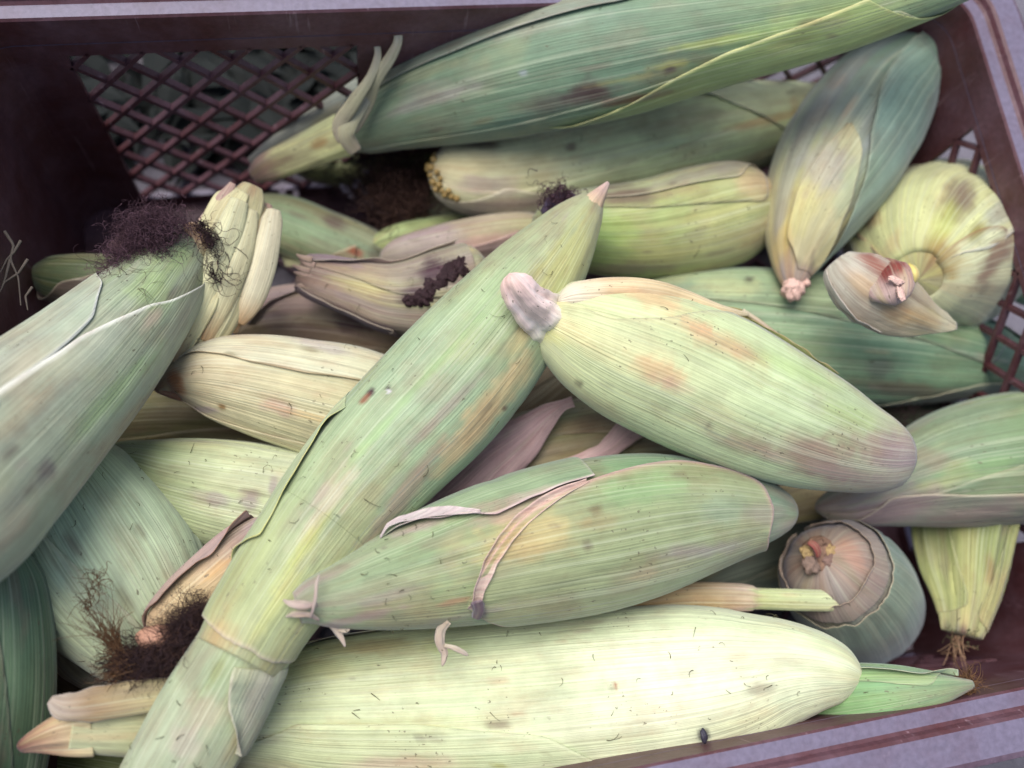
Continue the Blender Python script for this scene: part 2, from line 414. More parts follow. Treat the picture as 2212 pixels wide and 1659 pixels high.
        return np.array(out)
    def color(s, t, th, P, tint=None, sd=0):
        L = s.ip(s.len, t)
        c = np.stack([np.interp(t+.05*vnoise(th*3, L*20, s.seed+40+sd), s.st, s.sc[:, q]) for q in range(3)], -1)
        if s.alt is not None:
            a = np.clip(.5+.8*vnoise(th*2.2+sd, L*9, s.seed+50+sd)+.5*vnoise(th*9, L*7, s.seed+51+sd)+.3*vnoise(th*5, L*40, s.seed+52+sd), 0, 1)*s.altw
            c = c*(1-a[..., None])+s.alt*a[..., None]
        st_ = 1+s.streak*(.025*vnoise(th*14, L*5, s.seed+60+sd)+.03*vnoise(th*26, L*9, s.seed+61+sd))
        c = c*st_[..., None]
        # dull purple-brown mottling
        b = sstep(fbm(th*2.1+5, L*45, s.seed+70+sd, 5), .06, .5)*s.mott*1.15
        c = c*(1-b[..., None])+lin((136, 118, 98))*b[..., None]
        b = sstep(fbm(th*1.3+9, L*26, s.seed+80+sd, 4), .16, .55)*s.mott*1.0
        c = c*(1-b[..., None])+lin((172, 158, 106))*b[..., None]
        if tint is not None:
            c = c*(1-tint[1])+hl(tint[0])*tint[1]
        if len(s.patches):
            q = pix(P); up = np.clip(np.sin(th)*4+1.2, 0, 1)
            T2 = s.ip(s.px, np.clip(t+.01, 0, 1))-s.ip(s.px, np.clip(t-.01, 0, 1)); T2 /= np.linalg.norm(T2, axis=-1)[..., None]+1e-9
            for pt in s.patches:
                x0, y0, rl, rw, pc, stg = pt[:6]
                i = np.hypot(*(s.px-np.array([x0, y0])).T).argmin(); dr = s.px[min(i+4, 399)]-s.px[max(i-4, 0)]; dr = dr/np.linalg.norm(dr)
                dx = q[..., 0]-x0; dy = q[..., 1]-y0
                a = (dx*dr[0]+dy*dr[1])/rl; b_ = (-dx*dr[1]+dy*dr[0])/rw
                d = np.sqrt(a*a+b_*b_)
                d = d*(1+.45*fbm(q[..., 0]/26+x0, q[..., 1]/26+y0, 900+int(x0) % 50, 4))+.13*vnoise(th*20, L*10, 77)
                wgt = sstep(d, 1.2, .35)*stg*up*(.8 if sum(pc) > 330 else 1)
                c = c*(1-wgt[..., None])+lin(pc)*wgt[..., None]
        return np.clip(c, .003, .86)
    def body(s, name='husk', M=None, parent=None):
        N = int(np.clip(s.plen/5, 24, 300)); M = M or int(np.clip(s.hw.max()*1.1, 28, 150))
        t = np.linspace(0, 1, N); th = np.linspace(-math.pi/2, 1.5*math.pi, M)   # seam underneath, doubled verts
        tt, hh = np.meshgrid(t, th, indexing='ij')
        P = s.pos(tt, hh)
        P[:, -1] = P[:, 0]
        Cc = s.color(tt, hh, P)
        uv = np.stack([(hh*s.wm*.9), s.ip(s.len, tt)], -1)
        V = P.reshape(-1, 3); F = gridfaces(N, M).tolist()
        C2 = Cc.reshape(-1, 3); uv = uv.reshape(-1, 2)
        # end caps
        V = np.vstack([V, s.ip(s.C, np.array([0., 1.]))]); C2 = np.vstack([C2, C2[0], C2[-2]]); uv = np.vstack([uv, [[0, 0]], [[0, s.len[-1]]]])
        a, b_ = N*M, N*M+1
        for j in range(M-1):
            F.append((a, j+1, j)); F.append((b_, (N-1)*M+j, (N-1)*M+j+1))
        return s.put(name, V, F, C2, uv, parent)
    def put(s, name, V, F, C2, uv, parent=None, solid=0, mat=None):
        V = np.asarray(V)-s.origin()
        o = mesh_obj(name, V, F, mat or s.mat, parent or s.root, C2, uv)
        if solid:
            md = o.modifiers.new('thickness', 'SOLIDIFY'); md.thickness = solid; md.offset = 0
        return o
    def origin(s):
        if not hasattr(s, '_o'):
            o = s.C[200].copy(); o[2] -= s.W[200]*s.k; s._o = o
        return s._o
    def leaf(s, A, B, lift=.0015, base=.0006, n=None, m=34, liftA=True, liftB=True, end_lift=0, rag=0, tint=None, sd=1, name='husk_leaf', edgecol=(205, 195, 165), edgew=.55, curl=0, thick=.0002, label=None, fade=0, ew=60, endcurve=0):
        """sheet on the body between edge polylines A and B: pixels or (t, degrees)"""
        def conv(Q, n):
            Q = [tuple(q) for q in Q]
            r = []
            for q in Q:
                if abs(q[0]) > 1.6: r.append(s.inv([q])[0])
                else: r.append((q[0], math.radians(q[1])))
            r = np.array(r); d = np.concatenate([[0], np.cumsum(np.hypot(np.diff(r[:, 0])*s.plen, np.diff(r[:, 1])*s.hw.max()))]); d /= d[-1]
            x = np.linspace(0, 1, n)
            # smooth interpolation
            return np.stack([np.interp(x, d, r[:, 0]), np.interp(x, d, r[:, 1])], -1)
        n = n or int(np.clip(s.plen/7, 30, 130))
        a, b_ = conv(A, n), conv(B, n)
        ker = np.array([1, 2, 3, 4, 3, 2, 1])/16.
        for z in (a, b_):
            for c_ in (0, 1):
                e = np.pad(z[:, c_], 3, 'edge'); z[:, c_] = np.convolve(e, ker, 'valid')
        v = np.linspace(0, 1, m)
        T = a[:, None, 0]*(1-v)+b_[:, None, 0]*v; H = a[:, None, 1]*(1-v)+b_[:, None, 1]*v
        u = np.linspace(0, 1, n)[:, None]+0*T
        if rag:
            T = T-rag*(np.abs(vnoise(v*9, v*0, s.seed+sd+200))+.6*np.abs(vnoise(v*23, v*0, s.seed+sd+201)))[None]*sstep(u, .6, 1)
        if endcurve: T = T+endcurve*np.sin(math.pi*v)[None]*u**6
        L = s.ip(s.len, T)
        off = base+0*T
        wob = 1+.55*vnoise(u*9, u*0, s.seed+sd+210)
        if liftA: off = off+lift*wob*np.clip(1-v/.30, 0, 1)[None]**2
        if liftB: off = off+lift*wob*np.clip(1-(1-v)/.30, 0, 1)[None]**2
        off = off+end_lift*sstep(u, .72, 1)**2
        off = off*sstep(u, -.02, .10)+.00012
        P = s.pos(T, H, off)
        c = s.color(T, H, P, tint, sd)
        if fade:
            c0 = s.color(T, H, P, None, 0); fw = sstep(u, 0, fade)[..., None]; c = c0*(1-fw)+c*fw
        ed = np.maximum(0, 1-np.minimum(v*ew*(1 if liftA else 9), (1-v)*ew*(1 if liftB else 9)))[None]*edgew*sstep(u, 0, .1)
        ed = np.maximum(ed, edgew*sstep(u, .975, 1)*(1 if (rag or end_lift) else .3))
        c = c*(1-ed[..., None])+lin(edgecol)*ed[..., None]
        uv = np.stack([(H*s.wm*.9)+.013*sd, L], -1)
        o = s.put(name, P.reshape(-1, 3), gridfaces(n, m).tolist(), c.reshape(-1, 3), uv.reshape(-1, 2), solid=thick)
        if label: o['label'] = label
        return o
    def bits(s, n, t0=.08, t1=.92):
        rng = np.random.default_rng(s.seed+500); pl = []
        for _ in range(n):
            t = rng.uniform(t0, t1); h = rng.uniform(.15, math.pi-.15); L = rng.uniform(.0012, .0045)*(1 if rng.random() < .85 else 2.2)
            a = rng.uniform(0, 2*math.pi); q = []; n_ = 5
            W = float(s.ip(s.W, t)); cv = rng.normal(0, .45)
            for i in range(n_):
                q.append((t, h)); a += cv
                t = min(.995, max(.005, t+math.cos(a)*L/n_/s.len[-1])); h += math.sin(a)*L/n_/max(W, .003)
            q = np.array(q); P = s.pos(q[:, 0], q[:, 1], .00045+.0007*abs(rng.normal())*np.sin(np.linspace(0, 3.1, n_)))
            pl.append((P, rng.uniform(.00009, .00020)))
        V, F = tubes(pl)
        if len(V):
            o = mesh_obj('silk_scrap', V-s.origin(), F, M_BIT, s.root); o['kind'] = 'stuff'
def tubes(pl, sides=3, taper=True):
    VV, FF, b0 = [], [], 0
    for P, r in pl:
        P = np.asarray(P, float); n = len(P)
        T = np.gradient(P, axis=0); T /= np.linalg.norm(T, axis=1)[:, None]+1e-12
        a = np.cross(T, [.31, .52, .79]); a /= np.linalg.norm(a, axis=1)[:, None]+1e-12; b = np.cross(T, a)
        rr = r*(1-.65*np.linspace(0, 1, n)) if taper else r*np.ones(n)
        an = np.arange(sides)*2*math.pi/sides
        V = P[:, None]+rr[:, None, None]*(np.cos(an)[None, :, None]*a[:, None]+np.sin(an)[None, :, None]*b[:, None])
        VV.append(V.reshape(-1, 3)); FF.append(gridfaces(n, sides, True)+b0); b0 += n*sides
    if not VV: return np.zeros((0, 3)), []
    return np.vstack(VV), np.vstack(FF).tolist()
def silk(parent, org, seedpts, dirv, n, length, mat, seed, curl=.5, r=(.00012, .0003), steps=12, spread=.003, fan=.5, name='silk', grav=0):
    """seedpts: world points the threads start at; dirv: mean direction"""
    rng = np.random.default_rng(seed); pl = []
    seedpts = np.atleast_2d(seedpts); dirv = np.atleast_2d(dirv)
    for i in range(n):
        q = rng.integers(len(seedpts)); P = seedpts[q]+rng.normal(0, spread, 3)
        d = dirv[q % len(dirv)]; d = d/np.linalg.norm(d)+rng.normal(0, fan, 3); d /= np.linalg.norm(d)
        L = length*rng.uniform(.5, 1.15); st = L/steps; pts = [P]; kv = rng.normal(0, curl, 3)
        for _ in range(steps):
            kv = kv*.8+rng.normal(0, curl*.6, 3)
            d = d+np.cross(kv, d)*.5+np.array([0, 0, -grav]); d /= np.linalg.norm(d); P = P+d*st; pts.append(P)
        pl.append((np.array(pts), rng.uniform(*r)))
    V, F = tubes(pl)
    o = mesh_obj(name, V-org, F, mat, parent); o['kind'] = 'stuff'
    return o
GROUP = 'corn ears heaped in the crate'
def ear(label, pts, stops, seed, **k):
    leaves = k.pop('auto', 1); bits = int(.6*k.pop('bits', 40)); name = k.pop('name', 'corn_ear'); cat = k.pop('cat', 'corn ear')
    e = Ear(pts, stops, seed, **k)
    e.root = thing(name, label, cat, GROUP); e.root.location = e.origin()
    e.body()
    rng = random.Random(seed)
    opts = [(-60, 62, 118), (240, 122, 70), (-60, 38, 92), (240, 150, 105)]
    for i in range(leaves):
        h0, a, b_ = opts[(i+seed) % 4]
        j = rng.uniform(-12, 12)
        t0, t1 = .02, rng.uniform(.86, .97)
        e.leaf([(t0, a+j), (.3, a+j+(b_-a)*.15), (.65, a+j+(b_-a)*.5), (t1-.08, a+j+(b_-a)*.75), (t1-.02, (b_+h0)/2), (t1, h0)], [(t0, h0), (t1, h0)], lift=.0001, base=.00025+.0002*i, liftB=False, sd=3+i, edgew=.25, fade=.5)
    if bits: e.bits(bits)
    return e
def blob(name, parent, org, c, r, mat, seed, sq=(1, 1, 1), rough=.3, res=14, axis=None):
    n, m = res, res*2
    a = np.linspace(.02, math.pi-.02, n); b = np.linspace(0, 2*math.pi, m, endpoint=False)
    A, B = np.meshgrid(a, b, indexing='ij')
    D = np.stack([np.sin(A)*np.cos(B), np.sin(A)*np.sin(B), np.cos(A)], -1)
    rr = r*(1+rough*fbm(D[..., 0]*2.3+D[..., 2]*1.7, D[..., 1]*2.3-D[..., 2], seed, 4))
    P = D*rr[..., None]*np.array(sq)
    if axis is not None:
        R = Vector((1, 0, 0)).rotation_difference(Vector(axis)).to_matrix(); P = P@np.array(R).T
    P = P+np.asarray(c)-org
    return mesh_obj(name, P.reshape(-1, 3), gridfaces(n, m, True).tolist(), mat, parent)
def stub(e, pts, c, seed, name='stalk', face=(225, 205, 180), k=.95, mat=None, rib=.08, **kw):
    """a stalk end as a part of ear e, with a paler cut face"""
    s = Ear(pts, [(0, face), (.06, c), (1, c)], seed, k=k, rib=rib, mott=.2, mat=mat or M_HUSK, **kw)
    s._o = e.origin(); s.root = e.root
    return s.body(name)

# palette, colours of the husks themselves
CREAM = (214, 214, 172); CREAM2 = (226, 222, 190); PALE = (196, 206, 158); YEL = (196, 196, 118); LIME = (168, 186, 112)
GRN = (142, 168, 116); MGRN = (118, 150, 108); DGRN = (98, 126, 102); GREY = (142, 150, 134); PURP = (150, 124, 128); TAN = (190, 162, 124)
PINK = (204, 170, 160); BRN = (124, 92, 66); DBRN = (72, 48, 40); RUST = (146, 96, 62)
LOW = []     # bottom layer

# ---- bottom layer, seen only in the gaps -------------------------------------------------
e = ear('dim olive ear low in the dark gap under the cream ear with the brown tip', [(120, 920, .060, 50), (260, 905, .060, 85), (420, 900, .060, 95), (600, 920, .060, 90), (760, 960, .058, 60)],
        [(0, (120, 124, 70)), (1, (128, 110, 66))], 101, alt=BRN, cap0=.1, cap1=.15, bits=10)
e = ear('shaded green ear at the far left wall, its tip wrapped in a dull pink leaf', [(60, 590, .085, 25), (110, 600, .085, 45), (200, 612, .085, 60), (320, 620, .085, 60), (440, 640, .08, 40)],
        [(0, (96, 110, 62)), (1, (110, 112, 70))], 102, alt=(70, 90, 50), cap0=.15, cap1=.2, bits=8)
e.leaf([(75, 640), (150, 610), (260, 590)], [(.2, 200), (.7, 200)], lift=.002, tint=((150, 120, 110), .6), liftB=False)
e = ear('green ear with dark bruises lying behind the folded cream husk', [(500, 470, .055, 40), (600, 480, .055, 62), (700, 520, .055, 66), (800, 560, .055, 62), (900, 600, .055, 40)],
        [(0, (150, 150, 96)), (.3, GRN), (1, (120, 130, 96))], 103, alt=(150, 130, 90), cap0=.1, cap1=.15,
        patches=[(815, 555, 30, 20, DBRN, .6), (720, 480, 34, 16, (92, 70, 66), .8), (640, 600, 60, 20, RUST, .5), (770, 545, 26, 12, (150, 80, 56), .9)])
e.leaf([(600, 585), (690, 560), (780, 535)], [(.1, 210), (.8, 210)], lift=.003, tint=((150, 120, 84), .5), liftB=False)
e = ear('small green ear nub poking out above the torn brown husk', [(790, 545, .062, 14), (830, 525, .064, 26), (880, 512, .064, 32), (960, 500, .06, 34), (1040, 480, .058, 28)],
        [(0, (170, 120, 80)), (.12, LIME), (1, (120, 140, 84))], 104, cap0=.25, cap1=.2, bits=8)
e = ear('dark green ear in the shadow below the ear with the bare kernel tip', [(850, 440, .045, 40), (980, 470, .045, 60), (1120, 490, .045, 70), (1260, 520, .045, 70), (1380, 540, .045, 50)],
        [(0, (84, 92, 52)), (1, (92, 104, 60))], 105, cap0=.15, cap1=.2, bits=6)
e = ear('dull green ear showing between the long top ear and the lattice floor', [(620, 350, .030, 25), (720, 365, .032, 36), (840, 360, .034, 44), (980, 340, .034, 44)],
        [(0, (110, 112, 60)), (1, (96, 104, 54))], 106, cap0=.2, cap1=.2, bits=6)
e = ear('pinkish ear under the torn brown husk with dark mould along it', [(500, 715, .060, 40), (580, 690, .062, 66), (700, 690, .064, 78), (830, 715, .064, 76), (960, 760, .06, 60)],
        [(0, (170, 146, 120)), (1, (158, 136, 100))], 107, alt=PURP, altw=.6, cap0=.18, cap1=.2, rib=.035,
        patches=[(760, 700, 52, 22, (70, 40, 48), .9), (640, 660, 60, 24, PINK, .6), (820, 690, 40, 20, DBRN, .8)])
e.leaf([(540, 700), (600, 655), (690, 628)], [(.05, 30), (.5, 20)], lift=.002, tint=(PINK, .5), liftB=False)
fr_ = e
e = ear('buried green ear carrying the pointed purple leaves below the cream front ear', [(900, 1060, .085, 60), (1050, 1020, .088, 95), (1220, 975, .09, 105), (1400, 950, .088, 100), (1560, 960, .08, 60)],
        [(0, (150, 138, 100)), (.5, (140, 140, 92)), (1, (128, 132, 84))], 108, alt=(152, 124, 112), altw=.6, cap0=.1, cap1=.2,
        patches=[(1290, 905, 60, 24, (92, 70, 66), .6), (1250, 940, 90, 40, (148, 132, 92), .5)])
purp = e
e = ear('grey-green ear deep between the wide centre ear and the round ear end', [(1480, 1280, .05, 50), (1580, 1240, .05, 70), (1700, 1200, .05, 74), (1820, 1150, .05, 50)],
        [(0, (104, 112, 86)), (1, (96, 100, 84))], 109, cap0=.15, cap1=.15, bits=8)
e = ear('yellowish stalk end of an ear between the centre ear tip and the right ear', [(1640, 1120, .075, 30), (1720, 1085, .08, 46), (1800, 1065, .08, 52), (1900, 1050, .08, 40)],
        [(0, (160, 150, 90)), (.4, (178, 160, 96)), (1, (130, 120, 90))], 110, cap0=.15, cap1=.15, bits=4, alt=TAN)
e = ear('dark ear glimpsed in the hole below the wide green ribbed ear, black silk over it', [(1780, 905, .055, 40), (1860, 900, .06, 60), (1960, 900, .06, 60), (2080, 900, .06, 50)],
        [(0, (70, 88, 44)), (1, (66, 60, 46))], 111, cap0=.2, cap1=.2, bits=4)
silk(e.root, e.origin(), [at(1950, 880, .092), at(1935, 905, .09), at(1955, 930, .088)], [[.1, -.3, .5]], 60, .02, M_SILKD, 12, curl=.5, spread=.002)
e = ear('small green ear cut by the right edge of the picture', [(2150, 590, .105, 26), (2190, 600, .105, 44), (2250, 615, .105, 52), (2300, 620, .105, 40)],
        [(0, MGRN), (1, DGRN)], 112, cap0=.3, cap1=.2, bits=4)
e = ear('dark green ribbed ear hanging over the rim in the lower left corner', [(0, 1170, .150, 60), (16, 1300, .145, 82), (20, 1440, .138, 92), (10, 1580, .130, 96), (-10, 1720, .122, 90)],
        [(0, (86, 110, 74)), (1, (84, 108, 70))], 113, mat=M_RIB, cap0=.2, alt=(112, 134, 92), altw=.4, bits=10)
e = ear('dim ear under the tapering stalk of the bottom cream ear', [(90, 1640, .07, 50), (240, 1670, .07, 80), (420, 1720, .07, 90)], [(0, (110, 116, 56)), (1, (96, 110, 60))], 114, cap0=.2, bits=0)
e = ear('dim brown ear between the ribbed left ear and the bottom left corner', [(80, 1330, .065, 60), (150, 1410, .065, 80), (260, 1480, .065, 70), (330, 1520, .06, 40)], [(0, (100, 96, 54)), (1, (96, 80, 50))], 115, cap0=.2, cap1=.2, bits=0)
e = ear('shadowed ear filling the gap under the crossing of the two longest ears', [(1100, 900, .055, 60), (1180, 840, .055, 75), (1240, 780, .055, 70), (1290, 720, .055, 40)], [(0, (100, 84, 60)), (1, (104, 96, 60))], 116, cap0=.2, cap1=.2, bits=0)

# ---- back row ----------------------------------------------------------------------------
e = ear('green-tan ear with bare kernels at its blunt left tip, second from the back wall', [(925, 362, .088, 34), (950, 368, .088, 56), (1010, 378, .088, 80), (1090, 380, .088, 92), (1200, 366, .088, 100), (1330, 340, .088, 108), (1460, 310, .088, 108), (1580, 284, .088, 98), (1700, 258, .088, 76), (1780, 240, .088, 52), (1850, 222, .088, 22)],
        [(0, (180, 164, 122)), (.1, (186, 184, 134)), (.35, (180, 192, 134)), (.6, (174, 190, 130)), (.85, (182, 192, 132)), (1, (146, 170, 106))], 1, dim=1.35, alt=(176, 170, 128), altw=.55, cap1=.05, cap0=.04, bits=50,
        patches=[(1010, 300, 90, 14, BRN, .75), (1040, 315, 60, 10, DBRN, .55), (1010, 350, 70, 40, (186, 172, 128), .5), (1050, 400, 90, 22, PURP, .7), (1120, 440, 120, 16, PURP, .6), (1235, 318, 13, 12, (120, 100, 86), .8),
                 (1500, 300, 80, 30, PALE, .35), (1650, 262, 100, 12, (184, 148, 96), .8), (1720, 240, 14, 42, (184, 148, 100), .5), (1470, 370, 80, 10, (188, 150, 90), .7), (1200, 275, 120, 10, (120, 100, 84), .5)])
e.leaf([(.03, 150), (985, 425), (1080, 402), (1200, 420), (.55, 150)], [(.03, 240), (.55, 235)], lift=.0012, liftB=False, tint=(PURP, .35))
e.leaf([(1450, 210), (1600, 262), (1700, 300), (1760, 262)], [(.6, -40), (.95, -30)], lift=.0008, liftB=False, tint=(PALE, .3))
# kernels
rng = random.Random(5)
for i, (x, y) in enumerate([(918, 340), (926, 352), (938, 346), (916, 356), (922, 368), (932, 362), (930, 378), (944, 372), (936, 390), (948, 396), (942, 405), (954, 408), (960, 416), (968, 408), (974, 420), (984, 424), (950, 384), (928, 334), (940, 336)]):
    tt_, hh_ = e.inv([(x, y)])[0]
    c = e.pos(np.array(tt_), np.array(hh_), .0006); v = CAM-c; v /= np.linalg.norm(v)
    blob('kernel', e.root, e.origin(), c+v*.0012, .0016*rng.uniform(.8, 1.15), M_KERN, 300+i, rough=.12, res=7)
eB = e
e = ear('yellow-green ear with a rounded tan end, third from the back wall', [(1150, 470, .113, 45), (1215, 492, .113, 74), (1300, 500, .113, 92), (1400, 496, .113, 104), (1500, 478, .113, 114), (1590, 455, .113, 108), (1680, 432, .113, 88)],
        [(0, (150, 150, 104)), (.25, (150, 172, 96)), (.5, (176, 182, 106)), (.75, (186, 184, 120)), (1, (190, 166, 120))], 2, dim=0.86, alt=(160, 180, 100), altw=.5, cap1=.22, cap0=.1, bits=14,
        patches=[(1350, 425, 100, 22, (104, 84, 72), .85), (1330, 400, 60, 14, DBRN, .5), (1330, 500, 60, 40, (150, 184, 88), .6), (1640, 390, 60, 40, (196, 166, 126), .75), (1500, 380, 120, 14, (150, 140, 130), .6), (1350, 580, 120, 16, (140, 118, 104), .7), (1560, 460, 90, 30, (196, 192, 122), .5), (1460, 410, 70, 14, (140, 116, 96), .5)])
e.leaf([(.1, 40), (1420, 420), (1560, 400), (1660, 390)], [(.1, -40), (.97, -20)], lift=.0007, liftB=False, tint=((150, 140, 120), .4))
silk(e.root, e.origin(), [at(1200, 440, .132), at(1225, 430, .134), at(1205, 425, .13)], [[.4, .5, .6]], 240, .012, M_SILKP, 22, curl=1.2, spread=.0035, fan=.9)
blob('silk_clump', e.root, e.origin(), at(1212, 442, .126), .0062, plain('grey_mould', lin((86, 76, 96)), .9, .4, 900, 1), 23, rough=.5, sq=(1.3, .9, .7))

e = ear('long dark green ear leaning over the back rim, stalk at the left', [(738, 290, .092, 40), (780, 272, .096, 62), (850, 240, .104, 84), (950, 205, .116, 106), (1080, 168, .130, 124), (1220, 135, .144, 132), (1360, 108, .156, 128), (1500, 82, .168, 112), (1650, 55, .178, 98), (1800, 25, .188, 84), (1980, -22, .198, 64), (2150, -70, .205, 40)],
        [(0, (150, 146, 120)), (.08, (140, 152, 112)), (.2, (128, 152, 112)), (.45, (116, 144, 108)), (.6, (126, 150, 102)), (.75, (148, 168, 104)), (1, (158, 176, 110))], 3, k=.8, dim=0.92, alt=(112, 136, 100), altw=.6, bits=14, mott=.2,
        patches=[(1270, 200, 70, 28, (84, 62, 62), .9), (1360, 215, 90, 10, (120, 84, 70), .8), (1200, 220, 60, 24, (100, 90, 84), .6), (1150, 60, 200, 14, GREY, .6), (940, 210, 130, 18, (150, 140, 136), .7), (900, 160, 110, 14, (160, 160, 120), .6), (1550, 90, 120, 12, (180, 186, 96), .7), (1450, 140, 60, 10, (180, 184, 100), .7),
                 (1350, 172, 120, 8, (186, 176, 110), .5), (1130, 157, 14, 10, (176, 180, 190), .6), (1290, 145, 50, 8, (96, 84, 70), .7), (1448, 150, 20, 10, (90, 80, 76), .9), (1700, 60, 160, 26, (160, 186, 110), .5), (1050, 285, 200, 22, (96, 128, 112), .6)])
e.leaf([(1190, 262), (1340, 215), (1460, 155), (1560, 105), (1700, 60), (1850, 5)], [(.45, 235), (.6, 235), (1, 235)], lift=.0022, liftB=False, tint=((168, 182, 96), .55), edgecol=(208, 204, 140), edgew=.8, base=.0009)
e.leaf([(742, 260), (850, 185), (1000, 120), (1150, 65), (1350, 18), (.62, 20)], [(.02, -50), (.5, -50), (.75, -40)], lift=.0012, liftB=False, tint=((150, 144, 130), .35), edgecol=(170, 165, 150))
stub(e, [(548, 378, .070, 20), (575, 362, .074, 31), (640, 334, .082, 38), (700, 308, .088, 42), (742, 292, .093, 47)], (186, 186, 116), 31, mott=.9)  if False else None
s_ = Ear([(548, 378, .070, 18), (575, 362, .074, 30), (640, 334, .082, 37), (700, 308, .088, 42), (745, 290, .093, 47)], [(0, (120, 92, 80)), (.2, (166, 134, 108)), (.35, (210, 204, 136)), (1, (230, 230, 152))], 31, k=.9, rib=.05, patches=[(690, 308, 26, 13, (178, 138, 82), .8), (600, 352, 40, 10, (140, 110, 90), .7)])
s_._o = e.origin(); s_.root = e.root; s_.body('stalk')
s_ = Ear([(540, 350, .066, 10), (600, 318, .070, 26), (680, 280, .078, 50), (760, 244, .088, 62), (860, 200, .098, 60), (960, 160, .108, 40)], [(0, (120, 118, 104)), (1, (150, 156, 130))], 32, k=.8, mott=.3)
s_._o = e.origin(); s_.root = e.root; s_.body('husk_leaf')
for pts, sd_ in (([(742, 310, .112, 10), (735, 270, .118, 12), (762, 225, .126, 11), (798, 170, .134, 7), (816, 120, .140, 4), (808, 66, .144, 2.5)], 33), ([(760, 285, .114, 10), (792, 225, .122, 11), (812, 175, .132, 10), (846, 120, .142, 8), (860, 85, .148, 5), (855, 36, .152, 4)], 34), ([(770, 330, .108, 12), (748, 290, .116, 14), (765, 250, .120, 13), (790, 215, .124, 8), (800, 190, .128, 3)], 35)):
    s_ = Ear(pts, [(0, (176, 160, 130)), (.4, (172, 166, 124)), (1, (170, 164, 140))], sd_, k=.35, rib=.1, mott=.2); s_._o = e.origin(); s_.root = e.root
    s_.leaf([(0, 200), (1, 170)], [(0, -10), (1, 20)], lift=.0006, base=0, m=10, tint=None, sd=1, edgecol=(196, 184, 150))
eA = e

# ---- right group -------------------------------------------------------------------------
e = ear('wide green ribbed ear running to the right edge behind the cream front ear', [(1330, 700, .092, 80), (1420, 705, .094, 110), (1540, 715, .096, 132), (1680, 726, .096, 142), (1820, 738, .095, 138), (1960, 752, .094, 122), (2090, 770, .093, 92), (2200, 792, .092, 56), (2290, 806, .09, 24)],
        [(0, (168, 176, 124)), (.3, (150, 174, 122)), (.55, (120, 154, 112)), (.8, (122, 152, 104)), (1, (110, 136, 100))], 4, mat=M_RIB, dim=0.85, alt=(112, 142, 114), altw=.55, cap0=.1, cap1=.06, bits=16, mott=.2,
        patches=[(1580, 620, 90, 26, (186, 192, 138), .7), (1960, 840, 130, 18, (110, 92, 72), .7), (1900, 800, 40, 26, (88, 84, 80), .6), (1780, 860, 110, 12, (120, 110, 100), .6), (1620, 604, 10, 8, (60, 54, 44), .9), (2060, 720, 90, 26, (140, 164, 110), .5)])
e.leaf([(1900, 700), (1990, 712), (2070, 690), (2130, 700), (2212, 752)], [(.7, -40), (.99, -20)], lift=.0012, liftB=False, tint=((130, 160, 110), .4))
e.leaf([(1840, 868), (1960, 840), (2060, 815), (2170, 812)], [(.6, 230), (.95, 220)], lift=.0012, liftB=False, tint=((120, 120, 100), .3))

e = ear('green ear with a purple-grey lower flank entering from the right edge', [(1760, 1098, .105, 28), (1830, 1085, .106, 48), (1910, 1058, .110, 78), (1990, 1030, .114, 108), (2080, 1005, .118, 130), (2200, 985, .120, 142), (2330, 970, .120, 130)],
        [(0, (150, 126, 116)), (.2, (144, 140, 122)), (.4, (128, 152, 112)), (.7, (130, 156, 104)), (1, (140, 166, 110))], 5, dim=0.78, alt=(150, 160, 108), altw=.5, cap0=.12, bits=14, mott=.45,
        patches=[(1900, 1110, 160, 34, (136, 112, 116), .8), (2080, 1120, 170, 26, (140, 116, 112), .7), (2090, 900, 130, 22, (128, 148, 122), .6), (1990, 950, 40, 20, (128, 140, 116), .5), (2100, 1010, 120, 24, (126, 160, 96), .5)])
e.leaf([(1770, 1110), (1900, 1080), (2050, 1075), (2212, 1062)], [(.02, 230), (.95, 230)], lift=.001, liftB=False, tint=((142, 122, 112), .45))

e = ear('grey-green ear standing in the back right corner, pink cut stalk pointing at the viewer', [(1716, 628, .130, 26), (1715, 600, .129, 34), (1718, 565, .128, 52), (1732, 505, .128, 82), (1762, 430, .126, 110), (1806, 350, .124, 128), (1856, 270, .122, 128), (1910, 190, .122, 112), (1965, 130, .126, 84), (2010, 92, .132, 52), (2040, 62, .138, 18)],
        [(0, (186, 150, 120)), (.06, (190, 158, 104)), (.16, (196, 184, 116)), (.32, (186, 188, 132)), (.45, (146, 156, 130)), (.6, (118, 142, 116)), (.85, (112, 142, 112)), (1, (104, 128, 92))], 6, dim=0.84, alt=(128, 130, 134), altw=.5, cap0=.05, cap1=.04, bits=4, mott=.15,
        patches=[(1740, 430, 90, 40, (190, 184, 118), .7), (1780, 360, 60, 60, (150, 144, 150), .6), (1690, 520, 60, 16, (200, 176, 100), .7), (1850, 400, 90, 40, (126, 150, 122), .5)], auto=0)
e.leaf([(1752, 600), (1800, 520), (1826, 440), (1830, 360), (1850, 270), (1890, 190), (1950, 110), (.97, 60)], [(.05, 235), (.5, 235), (.97, 235)], lift=.0016, liftB=False, tint=((116, 142, 118), .75), edgecol=(150, 156, 136), edgew=.35, base=.0012)
e.leaf([(1722, 600), (1700, 540), (1706, 470), (1740, 400), (1790, 340)], [(1760, 600), (1790, 530), (1812, 450), (1815, 390), (1795, 340)], lift=.0010, tint=((196, 188, 128), .6), edgecol=(196, 176, 140), edgew=.4, sd=2, base=.0009, fade=.1)
M_PITH = plain('cut_pith', lin((216, 180, 166)), .8, .22, 700, 1)
blob('cut_stalk', e.root, e.origin(), at(1714, 626, .133), .0052, M_PITH, 61, rough=.38, sq=(1, 1, .9), res=24)
